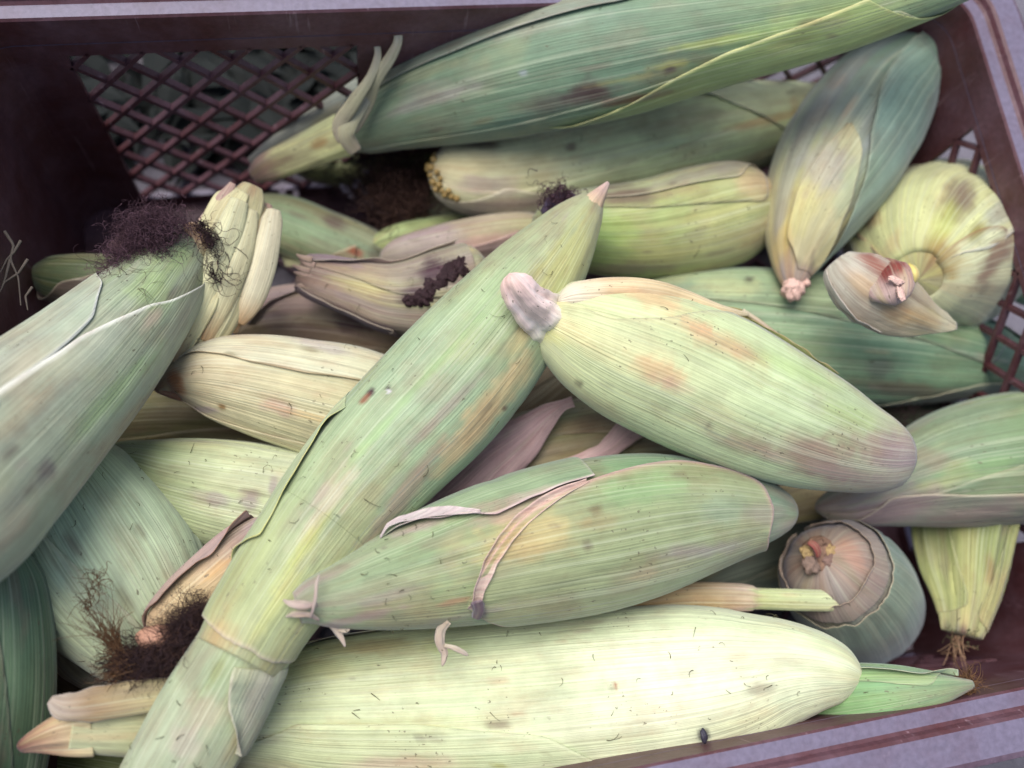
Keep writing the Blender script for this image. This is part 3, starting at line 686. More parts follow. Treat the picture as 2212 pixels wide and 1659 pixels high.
blob('cut_stalk', e.root, e.origin(), at(1743, 612, .134), .0018, M_PITH, 62, rough=.6)
eO = e

# round ear seen end on
e = ear('round ear seen end on at the right wall, yellow husks coiled round a brown base', [(2050, 500, .040, 120), (2040, 515, .070, 158), (2026, 532, .096, 176), (2014, 546, .114, 172), (2002, 566, .129, 140), (1990, 590, .139, 92), (1984, 604, .144, 48)],
        [(0, (130, 124, 100)), (.5, (150, 140, 112)), (.75, (190, 192, 132)), (1, (200, 196, 120))], 7, k=1.0, cap1=.06, mat=M_RIB, patches=[(2030, 545, 40, 52, (156, 126, 62), .95), (2052, 590, 20, 26, (166, 138, 72), .9), (1930, 520, 46, 14, (180, 150, 110), .6), (2070, 430, 60, 40, (112, 92, 76), .9), (1880, 470, 30, 24, (150, 116, 70), .9), (2150, 560, 80, 24, (134, 104, 84), .9), (2040, 480, 70, 26, (170, 178, 84), .7), (2110, 500, 30, 20, (128, 120, 50), .7), (2160, 460, 50, 30, (150, 156, 158), .7), (2130, 640, 60, 26, (150, 124, 92), .6)], alt=(150, 130, 96), altw=.5, auto=0, bits=0, mott=.5, rib=.03)
eP = e
0 and e.leaf([(.40, -80), (.55, -60), (.72, -30), (.84, 0)], [(.40, 280), (.55, 270), (.72, 262), (.84, 250)], lift=.002, liftB=False, end_lift=.0016, tint=((204, 206, 150), .75), sd=4, m=60, edgecol=(170, 120, 80), rag=.02)
0 and e.leaf([(.30, 0), (.5, 40), (.65, 60)], [(.30, 330), (.5, 350), (.65, 350)], lift=.0025, end_lift=.003, tint=((150, 150, 120), .7), sd=5, m=60, edgecol=(150, 110, 80), rag=.02, base=.0012)
def spiral(e, cx_, cy_, r0, r1, a0, turns, z0, z1, wid, c, sd_, asp=.93, edgecol=(205, 190, 150), name='husk_leaf', brown=.5, lip=.0010, R=182):
    """one husk leaf rolled round the end of an ear: inner free edge runs from radius r0 to r1 as it turns"""
    n, m = int(60*turns)+20, 14; A = np.radians(np.linspace(a0, a0+360*turns, n)); v = np.linspace(0, 1, m)
    a_, q_ = np.meshgrid(A, v, indexing='ij'); w_ = (a_-A[0])/(A[-1]-A[0])
    rin = r0+(r1-r0)*w_; rin = rin*(1+.08*vnoise(a_*1.1, a_*0, sd_)+.035*vnoise(a_*5, a_*0, sd_+8)+.02*vnoise(a_*17, a_*0, sd_+9))
    wd = wid*np.minimum(1, np.minimum(w_, 1-w_)*7+.05)
    rr = rin+wd*(1-q_)
    # dome height falls off with radius
    zr = z1-(z1-z0)*np.clip(rr/R, 0, 1.1)**2.2
    zz = zr+lip*q_**3*np.minimum(1, (1-w_)*6)+.0007*vnoise(a_*4, q_*2, sd_+1)
    P = np.zeros((n, m, 3))
    for i in range(n):
        for j in range(m):
            P[i, j] = at(cx_+rr[i, j]*math.cos(A[i]), cy_+rr[i, j]*asp*math.sin(A[i]), zz[i, j])
    C_ = hl(c)[None, None]*(1+.10*vnoise(a_*9, q_*2, sd_+2)+.08*vnoise(a_*30, q_*3, sd_+3))[..., None]
    b_ = (sstep(fbm(a_*2.2, q_*1.6, sd_+4), .0, .5)*brown)[..., None]; C_ = C_*(1-b_)+lin((150, 110, 70))*b_
    ed = (sstep(q_, .82+.12*vnoise(a_*6, a_*0, sd_+12), 1)*.75)[..., None]; C_ = C_*(1-ed)+lin(edgecol)*ed
    uv = np.stack([a_*.016, q_*.02], -1)
    o = mesh_obj(name, P.reshape(-1, 3)-e.origin(), gridfaces(n, m).tolist(), M_RIB, e.root, np.clip(C_, .01, .8).reshape(-1, 3), uv.reshape(-1, 2))
    md = o.modifiers.new('thickness', 'SOLIDIFY'); md.thickness = .0005; return o
e.leaf([(.97, 170), (.8, 178), (.6, 190), (.3, 200)], [(.97, 250), (.8, 262), (.6, 270), (.3, 270)], lift=.0024, base=.0008, tint=((196, 190, 158), .6), sd=2, edgecol=(166, 130, 90), edgew=.9, m=40, ew=20, rag=.02)
e.leaf([(.98, 55), (.85, 40), (.6, 50), (.3, 45)], [(.98, 190), (.85, 196), (.6, 186), (.3, 180)], lift=.0026, base=.0016, tint=((204, 206, 136), .7), sd=3, edgecol=(214, 212, 196), edgew=.9, m=60, ew=26)
e.leaf([(.99, -60), (.85, -70), (.6, -66), (.3, -70)], [(.99, 70), (.85, 62), (.6, 30), (.3, 26)], lift=.0026, base=.0026, tint=((214, 214, 164), .7), sd=4, edgecol=(134, 100, 58), edgew=.9, m=60, ew=26)
s_ = Ear([(2060, 712, .150, 14), (2005, 694, .156, 34), (1940, 664, .160, 58), (1880, 628, .162, 66), (1832, 590, .162, 50), (1806, 562, .160, 22)], [(0, (202, 196, 150)), (.3, (178, 162, 120)), (.7, (166, 150, 124)), (1, (186, 180, 156))], 76, k=.7, rib=.05, lump=.05, mat=M_SOFT, mott=.5, patches=[(1940, 675, 50, 30, (176, 138, 84), .6), (1860, 610, 50, 26, (176, 140, 90), .6), (1890, 572, 50, 20, (128, 70, 54), .9), (2000, 690, 40, 20, (180, 146, 90), .6)])
s_._o = e.origin(); s_.root = e.root
s_.leaf([(0, 190), (.2, 190), (1, 190)], [(.0, 100), (.3, 30), (.6, 10), (1, 10)], lift=.0012, base=0, m=40, edgecol=(190, 170, 160), edgew=.4)
s_.leaf([(.45, 20), (.6, 8), (.8, 5), (.97, 10)], [(.45, 24), (.6, 34), (.8, 44), (.97, 50)], lift=.0008, base=.0008, m=12, sd=3, tint=((206, 196, 176), .7), edgecol=(216, 204, 190), ew=10, name='husk_edge')
M_PINK = plain('cut_pith', lin((216, 176, 160)), .8, .15, 500, .5)
s_ = Ear([(1900, 560, .163, 30), (1908, 585, .168, 46), (1920, 612, .172, 50), (1930, 640, .174, 42), (1934, 660, .172, 24)], [(0, (140, 84, 66)), (.25, (150, 90, 72)), (.5, (176, 140, 126)), (.8, (176, 146, 132)), (1, (186, 156, 140))], 77, k=.35, cap0=.3, cap1=.3, rib=.06, lump=.10, mott=.5, patches=[(1912, 578, 36, 22, (110, 46, 38), 1.), (1940, 575, 20, 16, (120, 54, 44), 1.), (1885, 620, 30, 12, (196, 176, 166), .7)]); s_._o = e.origin(); s_.root = e.root; s_.body('stalk')
s_ = Ear([(1962, 568, .174, 5), (1974, 590, .176, 11), (1974, 614, .174, 6)], [(0, (214, 196, 92)), (1, (220, 206, 120))], 79, k=.6, cap0=.3, cap1=.3); s_._o = e.origin(); s_.root = e.root; s_.body('husk_leaf')
blob('cut_pith', e.root, e.origin(), at(1934, 606, .1785), .0022, M_PITH, 80, rough=.5, sq=(1.6, .7, .4), res=14, axis=(1, -.5, 0))
blob('cut_pith', e.root, e.origin(), at(1946, 636, .1785), .0020, M_PITH, 81, rough=.5, sq=(1.6, .8, .4), res=14, axis=(.2, -1, 0))

# round ear end lower right
e = ear('round ear end lower right, its brown base opening toward the viewer', [(1874, 1334, .040, 100), (1862, 1314, .066, 120), (1842, 1286, .088, 130), (1818, 1256, .104, 128), (1796, 1230, .115, 108), (1780, 1210, .122, 80), (1772, 1200, .125, 60)],
        [(0, (96, 124, 104)), (.6, (102, 130, 110)), (.72, (122, 134, 112)), (.86, (146, 128, 112)), (1, (158, 130, 104))], 8, k=1, mat=M_SOFT, cap1=.10, alt=(130, 130, 120), altw=.5, auto=0, bits=10, mott=.25, rib=.03,
        patches=[(1840, 1200, 60, 24, (176, 126, 100), .6), (1700, 1180, 40, 30, (150, 146, 130), .5)])
e.leaf([(.2, 265), (.6, 265), (.80, 262)], [(.2, -85), (.6, -85), (.84, -82)], lift=.0001, liftA=False, liftB=False, base=.0009, end_lift=.0010, tint=((116, 140, 112), .7), sd=4, m=90, edgecol=(176, 156, 130), edgew=.7, rag=.03)
for i, (x, y, r_, c_) in enumerate(((1770, 1200, .0078, (132, 104, 86)), (1744, 1192, .0030, (158, 134, 92)), (1792, 1190, .0030, (164, 138, 96)), (1790, 1214, .0038, (122, 98, 88)), (1752, 1220, .0040, (126, 106, 94)), (1770, 1176, .0030, (118, 92, 76)))):
    blob('husk_core', e.root, e.origin(), at(x, y, .1225+(.0036 if i else 0)), r_, plain('core_brown', lin(c_), .8, .5, 500, 1), 880+i, rough=.4, sq=(1, 1, .7), res=20)
s_ = Ear([(1744, 1172, .1305, 5), (1758, 1178, .1315, 8), (1766, 1192, .1315, 7), (1766, 1206, .1305, 4)], [(0, (150, 74, 56)), (1, (120, 50, 40))], 89, k=.5, cap0=.2, cap1=.2, rib=.1); s_._o = e.origin(); s_.root = e.root; s_.body('rotten_spot')
eS = e

# hanging pleated husk at the far right
eS.leaf([(.80, 265), (.87, 262), (.935, 255)], [(.80, -85), (.87, -85), (.93, -80)], lift=.0001, liftA=False, liftB=False, base=.0014, end_lift=.0012, tint=((146, 128, 110), .5), sd=6, m=80, edgecol=(186, 160, 130), edgew=.8, rag=.03)
e = ear('hanging pleated yellow-green husk end against the right wall, tied-off stub with threads', [(2100, 1080, .105, 100), (2092, 1150, .105, 96), (2090, 1220, .107, 84), (2090, 1280, .109, 66), (2086, 1330, .111, 48), (2080, 1372, .112, 36)],
        [(0, (150, 152, 84)), (.4, (168, 170, 96)), (.8, (190, 188, 110)), (.95, (196, 180, 116)), (1, (130, 104, 80))], 9, k=.5, rib=.13, mat=M_RIB, dim=0.85, alt=(120, 140, 76), altw=.5, auto=2, bits=6,
        patches=[(2140, 1230, 40, 12, (130, 96, 60), .6), (2060, 1250, 60, 14, (200, 200, 130), .5)])
silk(e.root, e.origin(), [at(2062, 1375, .112), at(2070, 1375, .112)], [at(2048, 1440, .10)-at(2062, 1375, .112)], 26, .017, plain('dry_thread', lin((172, 140, 112)), .8, .3), 91, curl=.12, fan=.12, r=(.0002, .0004), spread=.0012)
silk(e.root, e.origin(), [at(2060+8*i, 1372, .114) for i in range(7)], [[0, -1, .1]], 40, .004, M_BIT, 92, curl=.6, fan=.5)

e = ear('bright green ear tip with dry brown silk lying along the front wall, lower right', [(1660, 1530, .100, 60), (1770, 1520, .126, 74), (1850, 1510, .144, 72), (1950, 1498, .156, 56), (2030, 1488, .162, 32), (2100, 1478, .162, 9)],
        [(0, (120, 158, 104)), (.6, (132, 168, 100)), (.85, (140, 160, 104)), (1, (160, 140, 110))], 10, alt=(110, 154, 104), altw=.5, bits=6, mott=.15)
e.leaf([(1720, 1440), (1880, 1456), (2000, 1470), (2080, 1462)], [(.2, -30), (.95, -10)], lift=.002, liftB=False, tint=((140, 166, 120), .5))
silk(e.root, e.origin(), [at(2085, 1478, .158), at(2075, 1492, .157)], [at(2130, 1468, .160)-at(2085, 1480, .158)], 130, .011, M_SILKR, 93, curl=.4, fan=.55, spread=.0014)

e = ear('thin dry stalk leaf strip above the bottom cream ear', [(1360, 1306, .118, 22), (1480, 1290, .120, 30), (1580, 1290, .122, 30), (1625, 1292, .123, 27), (1632, 1293, .123, 23), (1720, 1296, .124, 23), (1800, 1298, .125, 22), (1850, 1296, .125, 17)],
        [(0, (150, 120, 70)), (.35, (190, 160, 112)), (.52, (200, 176, 150)), (.56, (178, 188, 122)), (.9, (196, 202, 148)), (1, (160, 130, 90))], 11, k=.55, cat='husk strip', name='husk_strip', auto=0, bits=4, cap1=.03)

# ---- left and centre ---------------------------------------------------------------------
e = ear('torn brown husk stub with ragged end and dark mould, left of centre', [(655, 592, .100, 44), (700, 605, .102, 52), (770, 625, .104, 62), (850, 645, .106, 78), (950, 640, .106, 100), (1060, 610, .104, 100)],
        [(0, (128, 104, 92)), (.15, (140, 118, 92)), (.35, (164, 150, 104)), (.6, (160, 160, 112)), (1, (150, 150, 110))], 12, alt=(140, 116, 110), altw=.7, rib=.05, cap1=.1, bits=24, mott=.5,
        patches=[(945, 590, 60, 36, (66, 40, 48), 1.), (900, 640, 46, 26, (66, 40, 48), 1.), (720, 560, 80, 16, (130, 108, 116), .8), (780, 700, 110, 14, (112, 92, 98), .8), (690, 590, 34, 26, (120, 96, 88), .6), (780, 620, 90, 14, (178, 168, 104), .7)])
e.leaf([(.0, 60), (760, 575), (840, 560), (1000, 520)], [(.0, -30), (.8, -30)], lift=.002, liftB=False, tint=((142, 118, 118), .6), rag=.02)
e.leaf([(.0, 120), (760, 665), (860, 705), (.5, 150)], [(.0, 230), (.6, 230)], lift=.0016, liftB=False, tint=((128, 106, 110), .6), rag=.02)
rng = random.Random(3)
for i in range(7):
    x, y = 648+rng.uniform(-4, 14), 555+i*12
    s_ = Ear([(x+26, y+6, .112-.001*i, 7), (x+8, y+2, .111-.001*i, 6), (x-rng.uniform(2, 14), y+rng.uniform(-10, 4), .110-.001*i, 2)], [(0, (150, 124, 104)), (1, (176, 150, 130))], 120+i, k=.3); s_._o = e.origin(); s_.root = e.root; s_.body('torn_fringe')
for i, (x, y, r_) in enumerate(((905, 645, .0046), (925, 620, .0044), (950, 600, .0046), (975, 585, .004), (885, 648, .003))):
    tt_, hh_ = e.inv([(x, y)])[0]; blob('mould_crust', e.root, e.origin(), e.pos(np.array(tt_), np.array(hh_), -.0008), r_, M_FRASS, 130+i, rough=.7, res=18, sq=(1, 1, .55))
e = ear('purple-edged ear running from the torn stub to the tip of the long diagonal ear', [(820, 560, .088, 30), (900, 545, .09, 44), (1000, 528, .09, 54), (1100, 512, .09, 54), (1200, 500, .09, 40)],
        [(0, (150, 138, 112)), (.4, (158, 140, 124)), (1, (150, 150, 100))], 13, alt=PURP, altw=.6, cap0=.15, cap1=.15, bits=16,
        patches=[(1050, 520, 90, 14, (178, 146, 130), .8), (1000, 555, 80, 10, (96, 70, 60), .6)])
e.leaf([(.05, 100), (930, 550), (1040, 525), (1120, 500)], [(.05, 200), (.9, 200)], lift=.0022, liftB=False, tint=((170, 140, 134), .6), edgecol=(190, 160, 150))

e = ear('folded open cream husk with sharp pleats standing behind the big left ear', [(545, 402, .128, 22), (536, 425, .128, 36), (510, 480, .128, 50), (486, 560, .126, 64), (455, 650, .122, 74), (410, 740, .116, 62), (370, 800, .110, 40)],
        [(0, (196, 182, 124)), (.15, (206, 204, 146)), (.6, (208, 204, 152)), (1, (196, 188, 132))], 14, k=.45, mat=M_RIB, rib=.04, dim=0.84, alt=(190, 170, 120), altw=.5, auto=0, bits=8, mott=.15,
        patches=[(470, 600, 60, 14, (190, 160, 100), .6), (545, 410, 20, 14, (150, 120, 90), .7)])
e.leaf([(.05, 90), (.3, 84), (.6, 80), (.95, 84)], [(.02, 190), (.5, 190), (.95, 190)], lift=.003, tint=((206, 200, 146), .6), sd=2, edgecol=(214, 204, 150))
for pts, c, sd_ in (([(518, 430, .133, 16), (490, 510, .134, 24), (452, 610, .130, 24), (410, 710, .124, 20), (376, 785, .118, 8)], (208, 204, 152), 145), ([(546, 450, .130, 10), (520, 540, .131, 22), (482, 640, .127, 24), (440, 740, .120, 10)], (204, 196, 146), 146), ([(560, 440, .124, 14), (556, 500, .126, 26), (540, 580, .124, 34), (510, 650, .120, 30), (490, 720, .116, 14)], (188, 168, 118), 141), ([(592, 450, .128, 12), (582, 510, .129, 17), (562, 590, .126, 22), (535, 660, .122, 20), (512, 700, .118, 8)], (206, 196, 156), 142),
                    ([(505, 392, .132, 5), (480, 440, .130, 14), (440, 500, .126, 18), (420, 560, .12, 10)], (186, 150, 130), 143), ([(575, 440, .122, 12), (566, 480, .123, 18), (560, 520, .122, 12)], (186, 150, 124), 144)):
    s_ = Ear(pts, [(0, c), (.7, c), (1, (180, 140, 90))], sd_, k=.5, mat=M_RIB, rib=.07, mott=.15); s_._o = e.origin(); s_.root = e.root
    s_.leaf([(0, 200), (1, 190)], [(0, -20), (1, -10)], lift=.001, base=0, m=18, sd=1, edgecol=(214, 200, 160))
eI = e

e = ear('cream ear with a brown pointed tip, left of the long diagonal ear', [(342, 842, .108, 8), (372, 822, .110, 34), (400, 815, .112, 52), (460, 816, .114, 82), (550, 830, .116, 104), (650, 852, .116, 118), (750, 876, .114, 126), (860, 905, .11, 110), (960, 930, .105, 70)],
        [(0, (150, 100, 66)), (.05, (184, 150, 112)), (.12, (208, 190, 150)), (.4, (212, 206, 156)), (1, (206, 206, 152))], 15, mat=M_RIB, dim=0.88, alt=(200, 184, 134), altw=.5, cap1=.1, bits=40, mott=.15,
        patches=[(380, 830, 20, 40, (156, 100, 60), .9), (600, 880, 50, 18, (178, 140, 134), .7), (480, 880, 10, 8, (120, 88, 44), .9), (700, 750, 80, 12, (168, 150, 156), .6), (440, 885, 40, 8, (150, 130, 146), .7), (670, 900, 110, 12, (196, 160, 104), .6), (560, 735, 120, 10, (184, 156, 118), .5)])
e.leaf([(398, 775), (470, 770), (560, 790), (660, 810), (800, 830)], [(.05, 30), (.3, -20), (.9, -30)], lift=.0006, liftB=False, tint=((210, 206, 170), .5), edgecol=(184, 150, 104), edgew=.6)
s_ = Ear([(330, 838, .106, 8), (352, 838, .108, 16), (380, 842, .108, 22), (420, 860, .108, 14)], [(0, (160, 110, 90)), (1, (150, 96, 60))], 151, k=.7, cap0=.2, cap1=.2); s_._o = e.origin(); s_.root = e.root; s_.body('husk_leaf')

e = ear('pale green ear with grey round stains, under the cream ear left of centre', [(205, 985, .098, 30), (270, 1010, .102, 62), (350, 1040, .105, 96), (450, 1064, .106, 118), (560, 1085, .106, 128), (680, 1110, .104, 128), (800, 1140, .1, 100)],
        [(0, (150, 158, 100)), (.25, (178, 190, 128)), (.5, (204, 212, 158)), (.75, (216, 222, 180)), (1, (200, 206, 150))], 16, auto=0, mat=M_RIB, dim=0.86, alt=(176, 190, 120), altw=.4, cap0=.1, cap1=.1, bits=60, mott=.15,
        patches=[(470, 1078, 30, 20, (150, 138, 134), .9), (540, 1080, 24, 26, (146, 132, 130), 1.), (590, 1050, 14, 26, (146, 132, 130), .9), (450, 1075, 40, 20, (164, 156, 140), .6), (530, 1110, 50, 12, (160, 150, 130), .5)])
e = ear('pale green strongly ribbed ear at the left with torn brown silk stuck on it', [(95, 990, .110, 110), (150, 1080, .114, 158), (205, 1170, .116, 184), (262, 1260, .116, 182), (310, 1340, .114, 154), (352, 1420, .110, 110), (380, 1480, .106, 60)],
        [(0, (150, 162, 124)), (.2, (166, 180, 138)), (.45, (180, 196, 152)), (.8, (204, 212, 168)), (1, (214, 216, 176))], 17, mat=M_RIB, dim=1.12, alt=(170, 186, 140), altw=.4, cap1=.06, bits=40, mott=.12,
        patches=[(420, 1150, 180, 20, (150, 160, 150), .5), (150, 1330, 100, 40, (204, 206, 152), .5), (100, 1180, 70, 30, (150, 144, 110), .5), (380, 1250, 60, 20, (178, 160, 140), .4)])
eL = e
silk(e.root, e.origin(), [at(248, 1395, .152), at(256, 1402, .152)], [at(196, 1320, .157)-at(248, 1395, .152)], 70, .018, M_SILKR, 171, curl=.12, fan=.22, spread=.0012, r=(.0001, .0002))
silk(e.root, e.origin(), [at(196, 1300, .151), at(205, 1280, .153), at(212, 1255, .155), at(190, 1320, .150)], [at(206, 1190, .158)-at(196, 1300, .152)], 50, .011, M_SILKR, 172, curl=.35, fan=.35, spread=.0012, r=(.0001, .0002))
s_ = Ear([(100, 1290, .085, 6), (118, 1340, .086, 26), (150, 1400, .086, 38), (195, 1455, .088, 30), (240, 1478, .09, 8)], [(0, (160, 160, 130)), (1, (186, 184, 150))], 173, k=.4, mott=.3); s_._o = e.origin(); s_.root = e.root
s_.leaf([(0, 190), (1, 190)], [(0, -10), (1, -10)], lift=.001, base=0, m=24, sd=1)

# opened ear with cob tip and silk
e = ear('half-open ear with tan cob tip and dark brown silk beard beside the diagonal ear', [(322, 1375, .142, 20), (352, 1345, .143, 40), (400, 1305, .144, 54), (460, 1255, .144, 60), (530, 1195, .140, 60), (600, 1140, .134, 46)],
        [(0, (196, 164, 120)), (.3, (204, 178, 124)), (.7, (176, 150, 124)), (1, (150, 130, 130))], 18, k=.4, alt=(190, 160, 110), altw=.4, cap0=.1, cap1=.1, bits=10, auto=0, mott=.2,
        patches=[(470, 1230, 60, 14, (206, 160, 90), .6)])
e.leaf([(.0, 40), (.2, 62), (.6, 60), (.9, 40)], [(.0, -30), (.5, -40), (.95, -30)], lift=.005, liftB=False, tint=((168, 140, 134), .7), edgecol=(140, 96, 66), edgew=.8, base=.0015)
blob('cob_tip', e.root, e.origin(), at(334, 1376, .150), .0052, plain('cob_tip', lin((184, 140, 116)), .7, .3, 500, .6), 181, rough=.25, sq=(1.15, .8, .8))
seeds = [at(x, y, z) for x, y, z in ((440, 1320, .153), (420, 1350, .153), (395, 1370, .152), (370, 1395, .151), (340, 1415, .150), (300, 1420, .149), (270, 1430, .147), (300, 1440, .147), (440, 1345, .151), (390, 1400, .149), (340, 1440, .147))]
silk(e.root, e.origin(), seeds, [at(250, 1450, .147)-at(440, 1330, .151)], 2000, .013, M_SILKD, 182, curl=.35, fan=.4, spread=.0028, r=(.00007, .00016))
silk(e.root, e.origin(), seeds, [at(250, 1450, .147)-at(440, 1330, .151)], 900, .012, M_SILK, 183, curl=.6, fan=.5, spread=.0030, r=(.00006, .00014))
silk(e.root, e.origin(), [at(270, 1420, .151), at(290, 1440, .151), at(280, 1455, .150)], [at(215, 1400, .153)-at(280, 1440, .149), at(215, 1460, .147)-at(280, 1450, .149)], 120, .011, M_SILKR, 184, curl=.15, fan=.28, spread=.0016)
silk(e.root, e.origin(), [at(430, 1330, .152), at(400, 1350, .152), at(300, 1400, .152)], [[.2, .8, .3]], 40, .012, M_SILKD, 185, curl=.7, fan=.6, r=(.00008, .00014))
s_ = Ear([(330, 1412, .140, 26), (370, 1392, .141, 34), (420, 1350, .141, 36), (470, 1300, .140, 26)], [(0, (60, 44, 42)), (1, (60, 44, 42))], 186, k=.6, cap0=.2, cap1=.2, rib=.1); s_._o = e.origin(); s_.root = e.root; s_.body('silk_core')
s_ = Ear([(236, 1440, .138, 20), (300, 1440, .139, 34), (370, 1415, .140, 36), (440, 1370, .140, 24)], [(0, (60, 44, 42)), (1, (60, 44, 42))], 187, k=.6, cap0=.2, cap1=.2, rib=.1); s_._o = e.origin(); s_.root = e.root; s_.body('silk_core')

# pointed purple leaves on the buried ear below the cream front ear
for pts, c, sd_, A_, B_ in (([(930, 1110, .104, 40), (990, 1065, .108, 72), (1060, 1000, .112, 62), (1130, 945, .116, 40), (1185, 895, .119, 18), (1215, 876, .121, 6), (1242, 866, .124, 5)], (196, 160, 156), 191, 195, -15),
                    ([(1390, 905, .112, 30), (1352, 935, .116, 24), (1318, 965, .118, 15), (1270, 992, .121, 13), (1235, 1000, .123, 8), (1195, 1004, .124, 3)], (216, 178, 172), 192, 190, -10)):
    s_ = Ear(pts, [(0, c), (1, (184, 150, 144))], sd_, k=.35, mott=.25, rib=.03); s_._o = purp.origin(); s_.root = purp.root
    s_.leaf([(0, A_), (1, A_-15)], [(0, B_), (1, B_+15)], lift=.0012, base=0, m=24, sd=1, tint=(c, .4), edgecol=(204, 176, 168))

# bottom cream ear
e = ear('large pale cream ear along the front, the brightest and biggest, pointed at the right', [(150, 1566, .146, 54), (240, 1560, .141, 68), (360, 1552, .132, 84), (500, 1545, .122, 110), (640, 1540, .114, 140), (800, 1536, .115, 164), (960, 1530, .116, 180), (1120, 1520, .117, 186), (1280, 1505, .118, 184), (1420, 1490, .123, 178), (1520, 1478, .129, 168), (1610, 1464, .135, 146), (1690, 1450, .141, 114), (1760, 1448, .146, 88), (1815, 1454, .149, 64), (1864, 1464, .151, 40)],
        [(0, (196, 184, 132)), (.1, (210, 206, 150)), (.3, (194, 200, 142)), (.5, (208, 214, 164)), (.75, (220, 222, 180)), (.95, (214, 218, 172)), (1, (220, 214, 160))], 20, auto=0, k=.74, alt=(188, 204, 148), altw=.5, cap1=.035, bits=120, mott=.12, rib=.014,
        patches=[(800, 1395, 160, 18, (176, 164, 110), .7), (650, 1440, 120, 30, (184, 180, 120), .5), (260, 1500, 60, 16, (150, 116, 72), .8), (1100, 1640, 160, 26, (176, 196, 150), .6), (850, 1650, 130, 18, (200, 170, 156), .6), (1080, 1654, 24, 8, (150, 150, 70), .8), (1330, 1482, 7, 7, (150, 70, 24), .95), (1520, 1588, 11, 16, (60, 56, 64), .95), (900, 1560, 200, 20, (198, 206, 150), .6),
                 (960, 1400, 60, 14, (196, 206, 140), .6), (1480, 1400, 200, 26, (230, 228, 196), .5), (1620, 1560, 110, 22, (206, 210, 166), .5), (1010, 1680, 120, 10, (180, 150, 120), .5)])
e.leaf([(400, 1620), (620, 1560), (900, 1560), (1150, 1580), (1350, 1650), (1500, 1640), (1600, 1600)], [(.1, 235), (.95, 225)], lift=.0006, liftB=False, tint=((196, 204, 150), .35), edgecol=(210, 212, 170), edgew=.25)
s_ = Ear([(36, 1616, .146, 10), (76, 1598, .147, 24), (130, 1580, .147, 42), (200, 1566, .145, 54)], [(0, (120, 66, 60)), (.35, (176, 136, 100)), (1, (206, 190, 136))], 201, k=.7, rib=.12, mott=.7, cap0=.1); s_._o = e.origin(); s_.root = e.root; s_.body('stalk')
e.leaf([(.0, 50), (.05, 40), (.25, 30), (.4, 20)], [(.0, -40), (.4, -40)], lift=.002, liftB=False, tint=((200, 186, 140), .5), sd=6, edgecol=(214, 200, 180))
s_ = Ear([(104, 1510, .156, 6), (140, 1526, .156, 20), (200, 1522, .155, 28), (300, 1506, .151, 32), (420, 1494, .145, 20)], [(0, (196, 180, 160)), (.3, (160, 130, 84)), (1, (196, 190, 136))], 202, k=.4); s_._o = e.origin(); s_.root = e.root
s_.leaf([(0, 190), (1, 190)], [(0, 0), (1, 0)], lift=.001, base=0, m=20, sd=1, edgecol=(216, 206, 190))
blob('insect', None, np.zeros(3), at(1520, 1590, .1535), .0016, plain('insect', lin((52, 50, 62)), .5, .4, 900), 203, rough=.4, sq=(.8, 1.7, .8), res=10)
o = bpy.data.objects['insect']; tag(o, 'tiny dark insect sitting on the large cream front ear near its right end', 'insect')

# big left ear
e = ear('big pale green ear leaning over the left rim, brown silk on its top end', [(428, 512, .126, 42), (402, 538, .128, 64), (362, 592, .131, 84), (322, 643, .135, 99), (279, 690, .139, 113), (182, 792, .150, 138), (96, 873, .160, 157), (-54, 1016, .180, 189), (-144, 1106, .192, 200), (-300, 1250, .210, 170)],
        [(0, (150, 160, 116)), (.1, (158, 176, 120)), (.3, (164, 180, 136)), (.55, (170, 180, 140)), (1, (166, 172, 132))], 21, auto=0, k=.8, dim=0.8, alt=(176, 176, 152), altw=.55, cap0=.02, cap1=.1, bits=26, mott=.28, rib=.018,
        patches=[(300, 900, 180, 26, (158, 136, 112), .75), (230, 1010, 160, 22, (166, 136, 118), .7), (250, 850, 160, 26, (138, 168, 104), .6), (100, 1015, 26, 24, (96, 84, 88), .75), (70, 1050, 80, 16, (124, 116, 112), .5), (60, 800, 120, 40, (186, 170, 140), .5), (60, 880, 130, 30, (184, 166, 130), .45), (330, 620, 60, 50, (156, 180, 112), .6),
                 (20, 1150, 100, 26, (160, 140, 120), .6), (330, 690, 40, 14, (190, 160, 140), .6), (390, 560, 40, 30, (160, 182, 116), .6), (160, 750, 150, 40, (184, 186, 160), .5)])
e.leaf([(440, 600), (400, 640), (300, 685), (215, 732), (140, 770), (60, 830), (-40, 900), (.97, 120)], [(.03, -35), (.3, -40), (.6, -40), (.97, -40)], lift=.0003, base=.0009, liftB=False, tint=((170, 176, 146), .3), edgecol=(226, 226, 214), edgew=1, ew=48)
e.leaf([(228, 590), (214, 640), (190, 690), (175, 728), (140, 762), (60, 832), (-40, 905), (.97, 50)], [(.13, 195), (.16, 215), (.3, 225), (.97, 225)], lift=.0003, base=.0007, liftB=False, tint=((184, 188, 164), .4), sd=2, edgecol=(228, 228, 216), edgew=1, ew=40)
s_ = Ear([(402, 488, .134, 12), (412, 500, .134, 24), (420, 525, .132, 34), (410, 560, .130, 40)], [(0, (190, 150, 110)), (.4, (184, 146, 104)), (1, (160, 170, 120))], 211, k=.8, rib=.08); s_._o = e.origin(); s_.root = e.root; s_.body('husk_tip')
sd1 = [at(x, y, .142) for x, y in ((330, 520), (300, 530), (350, 500), (280, 560), (310, 500), (370, 490), (260, 580), (330, 480), (345, 540), (290, 510))]
silk(e.root, e.origin(), sd1, [at(250, 500, .15)-at(320, 520, .145), at(330, 450, .15)-at(330, 500, .145)], 2400, .012, M_SILKP, 212, curl=.7, fan=.8, spread=.0036, r=(.00006, .00013))
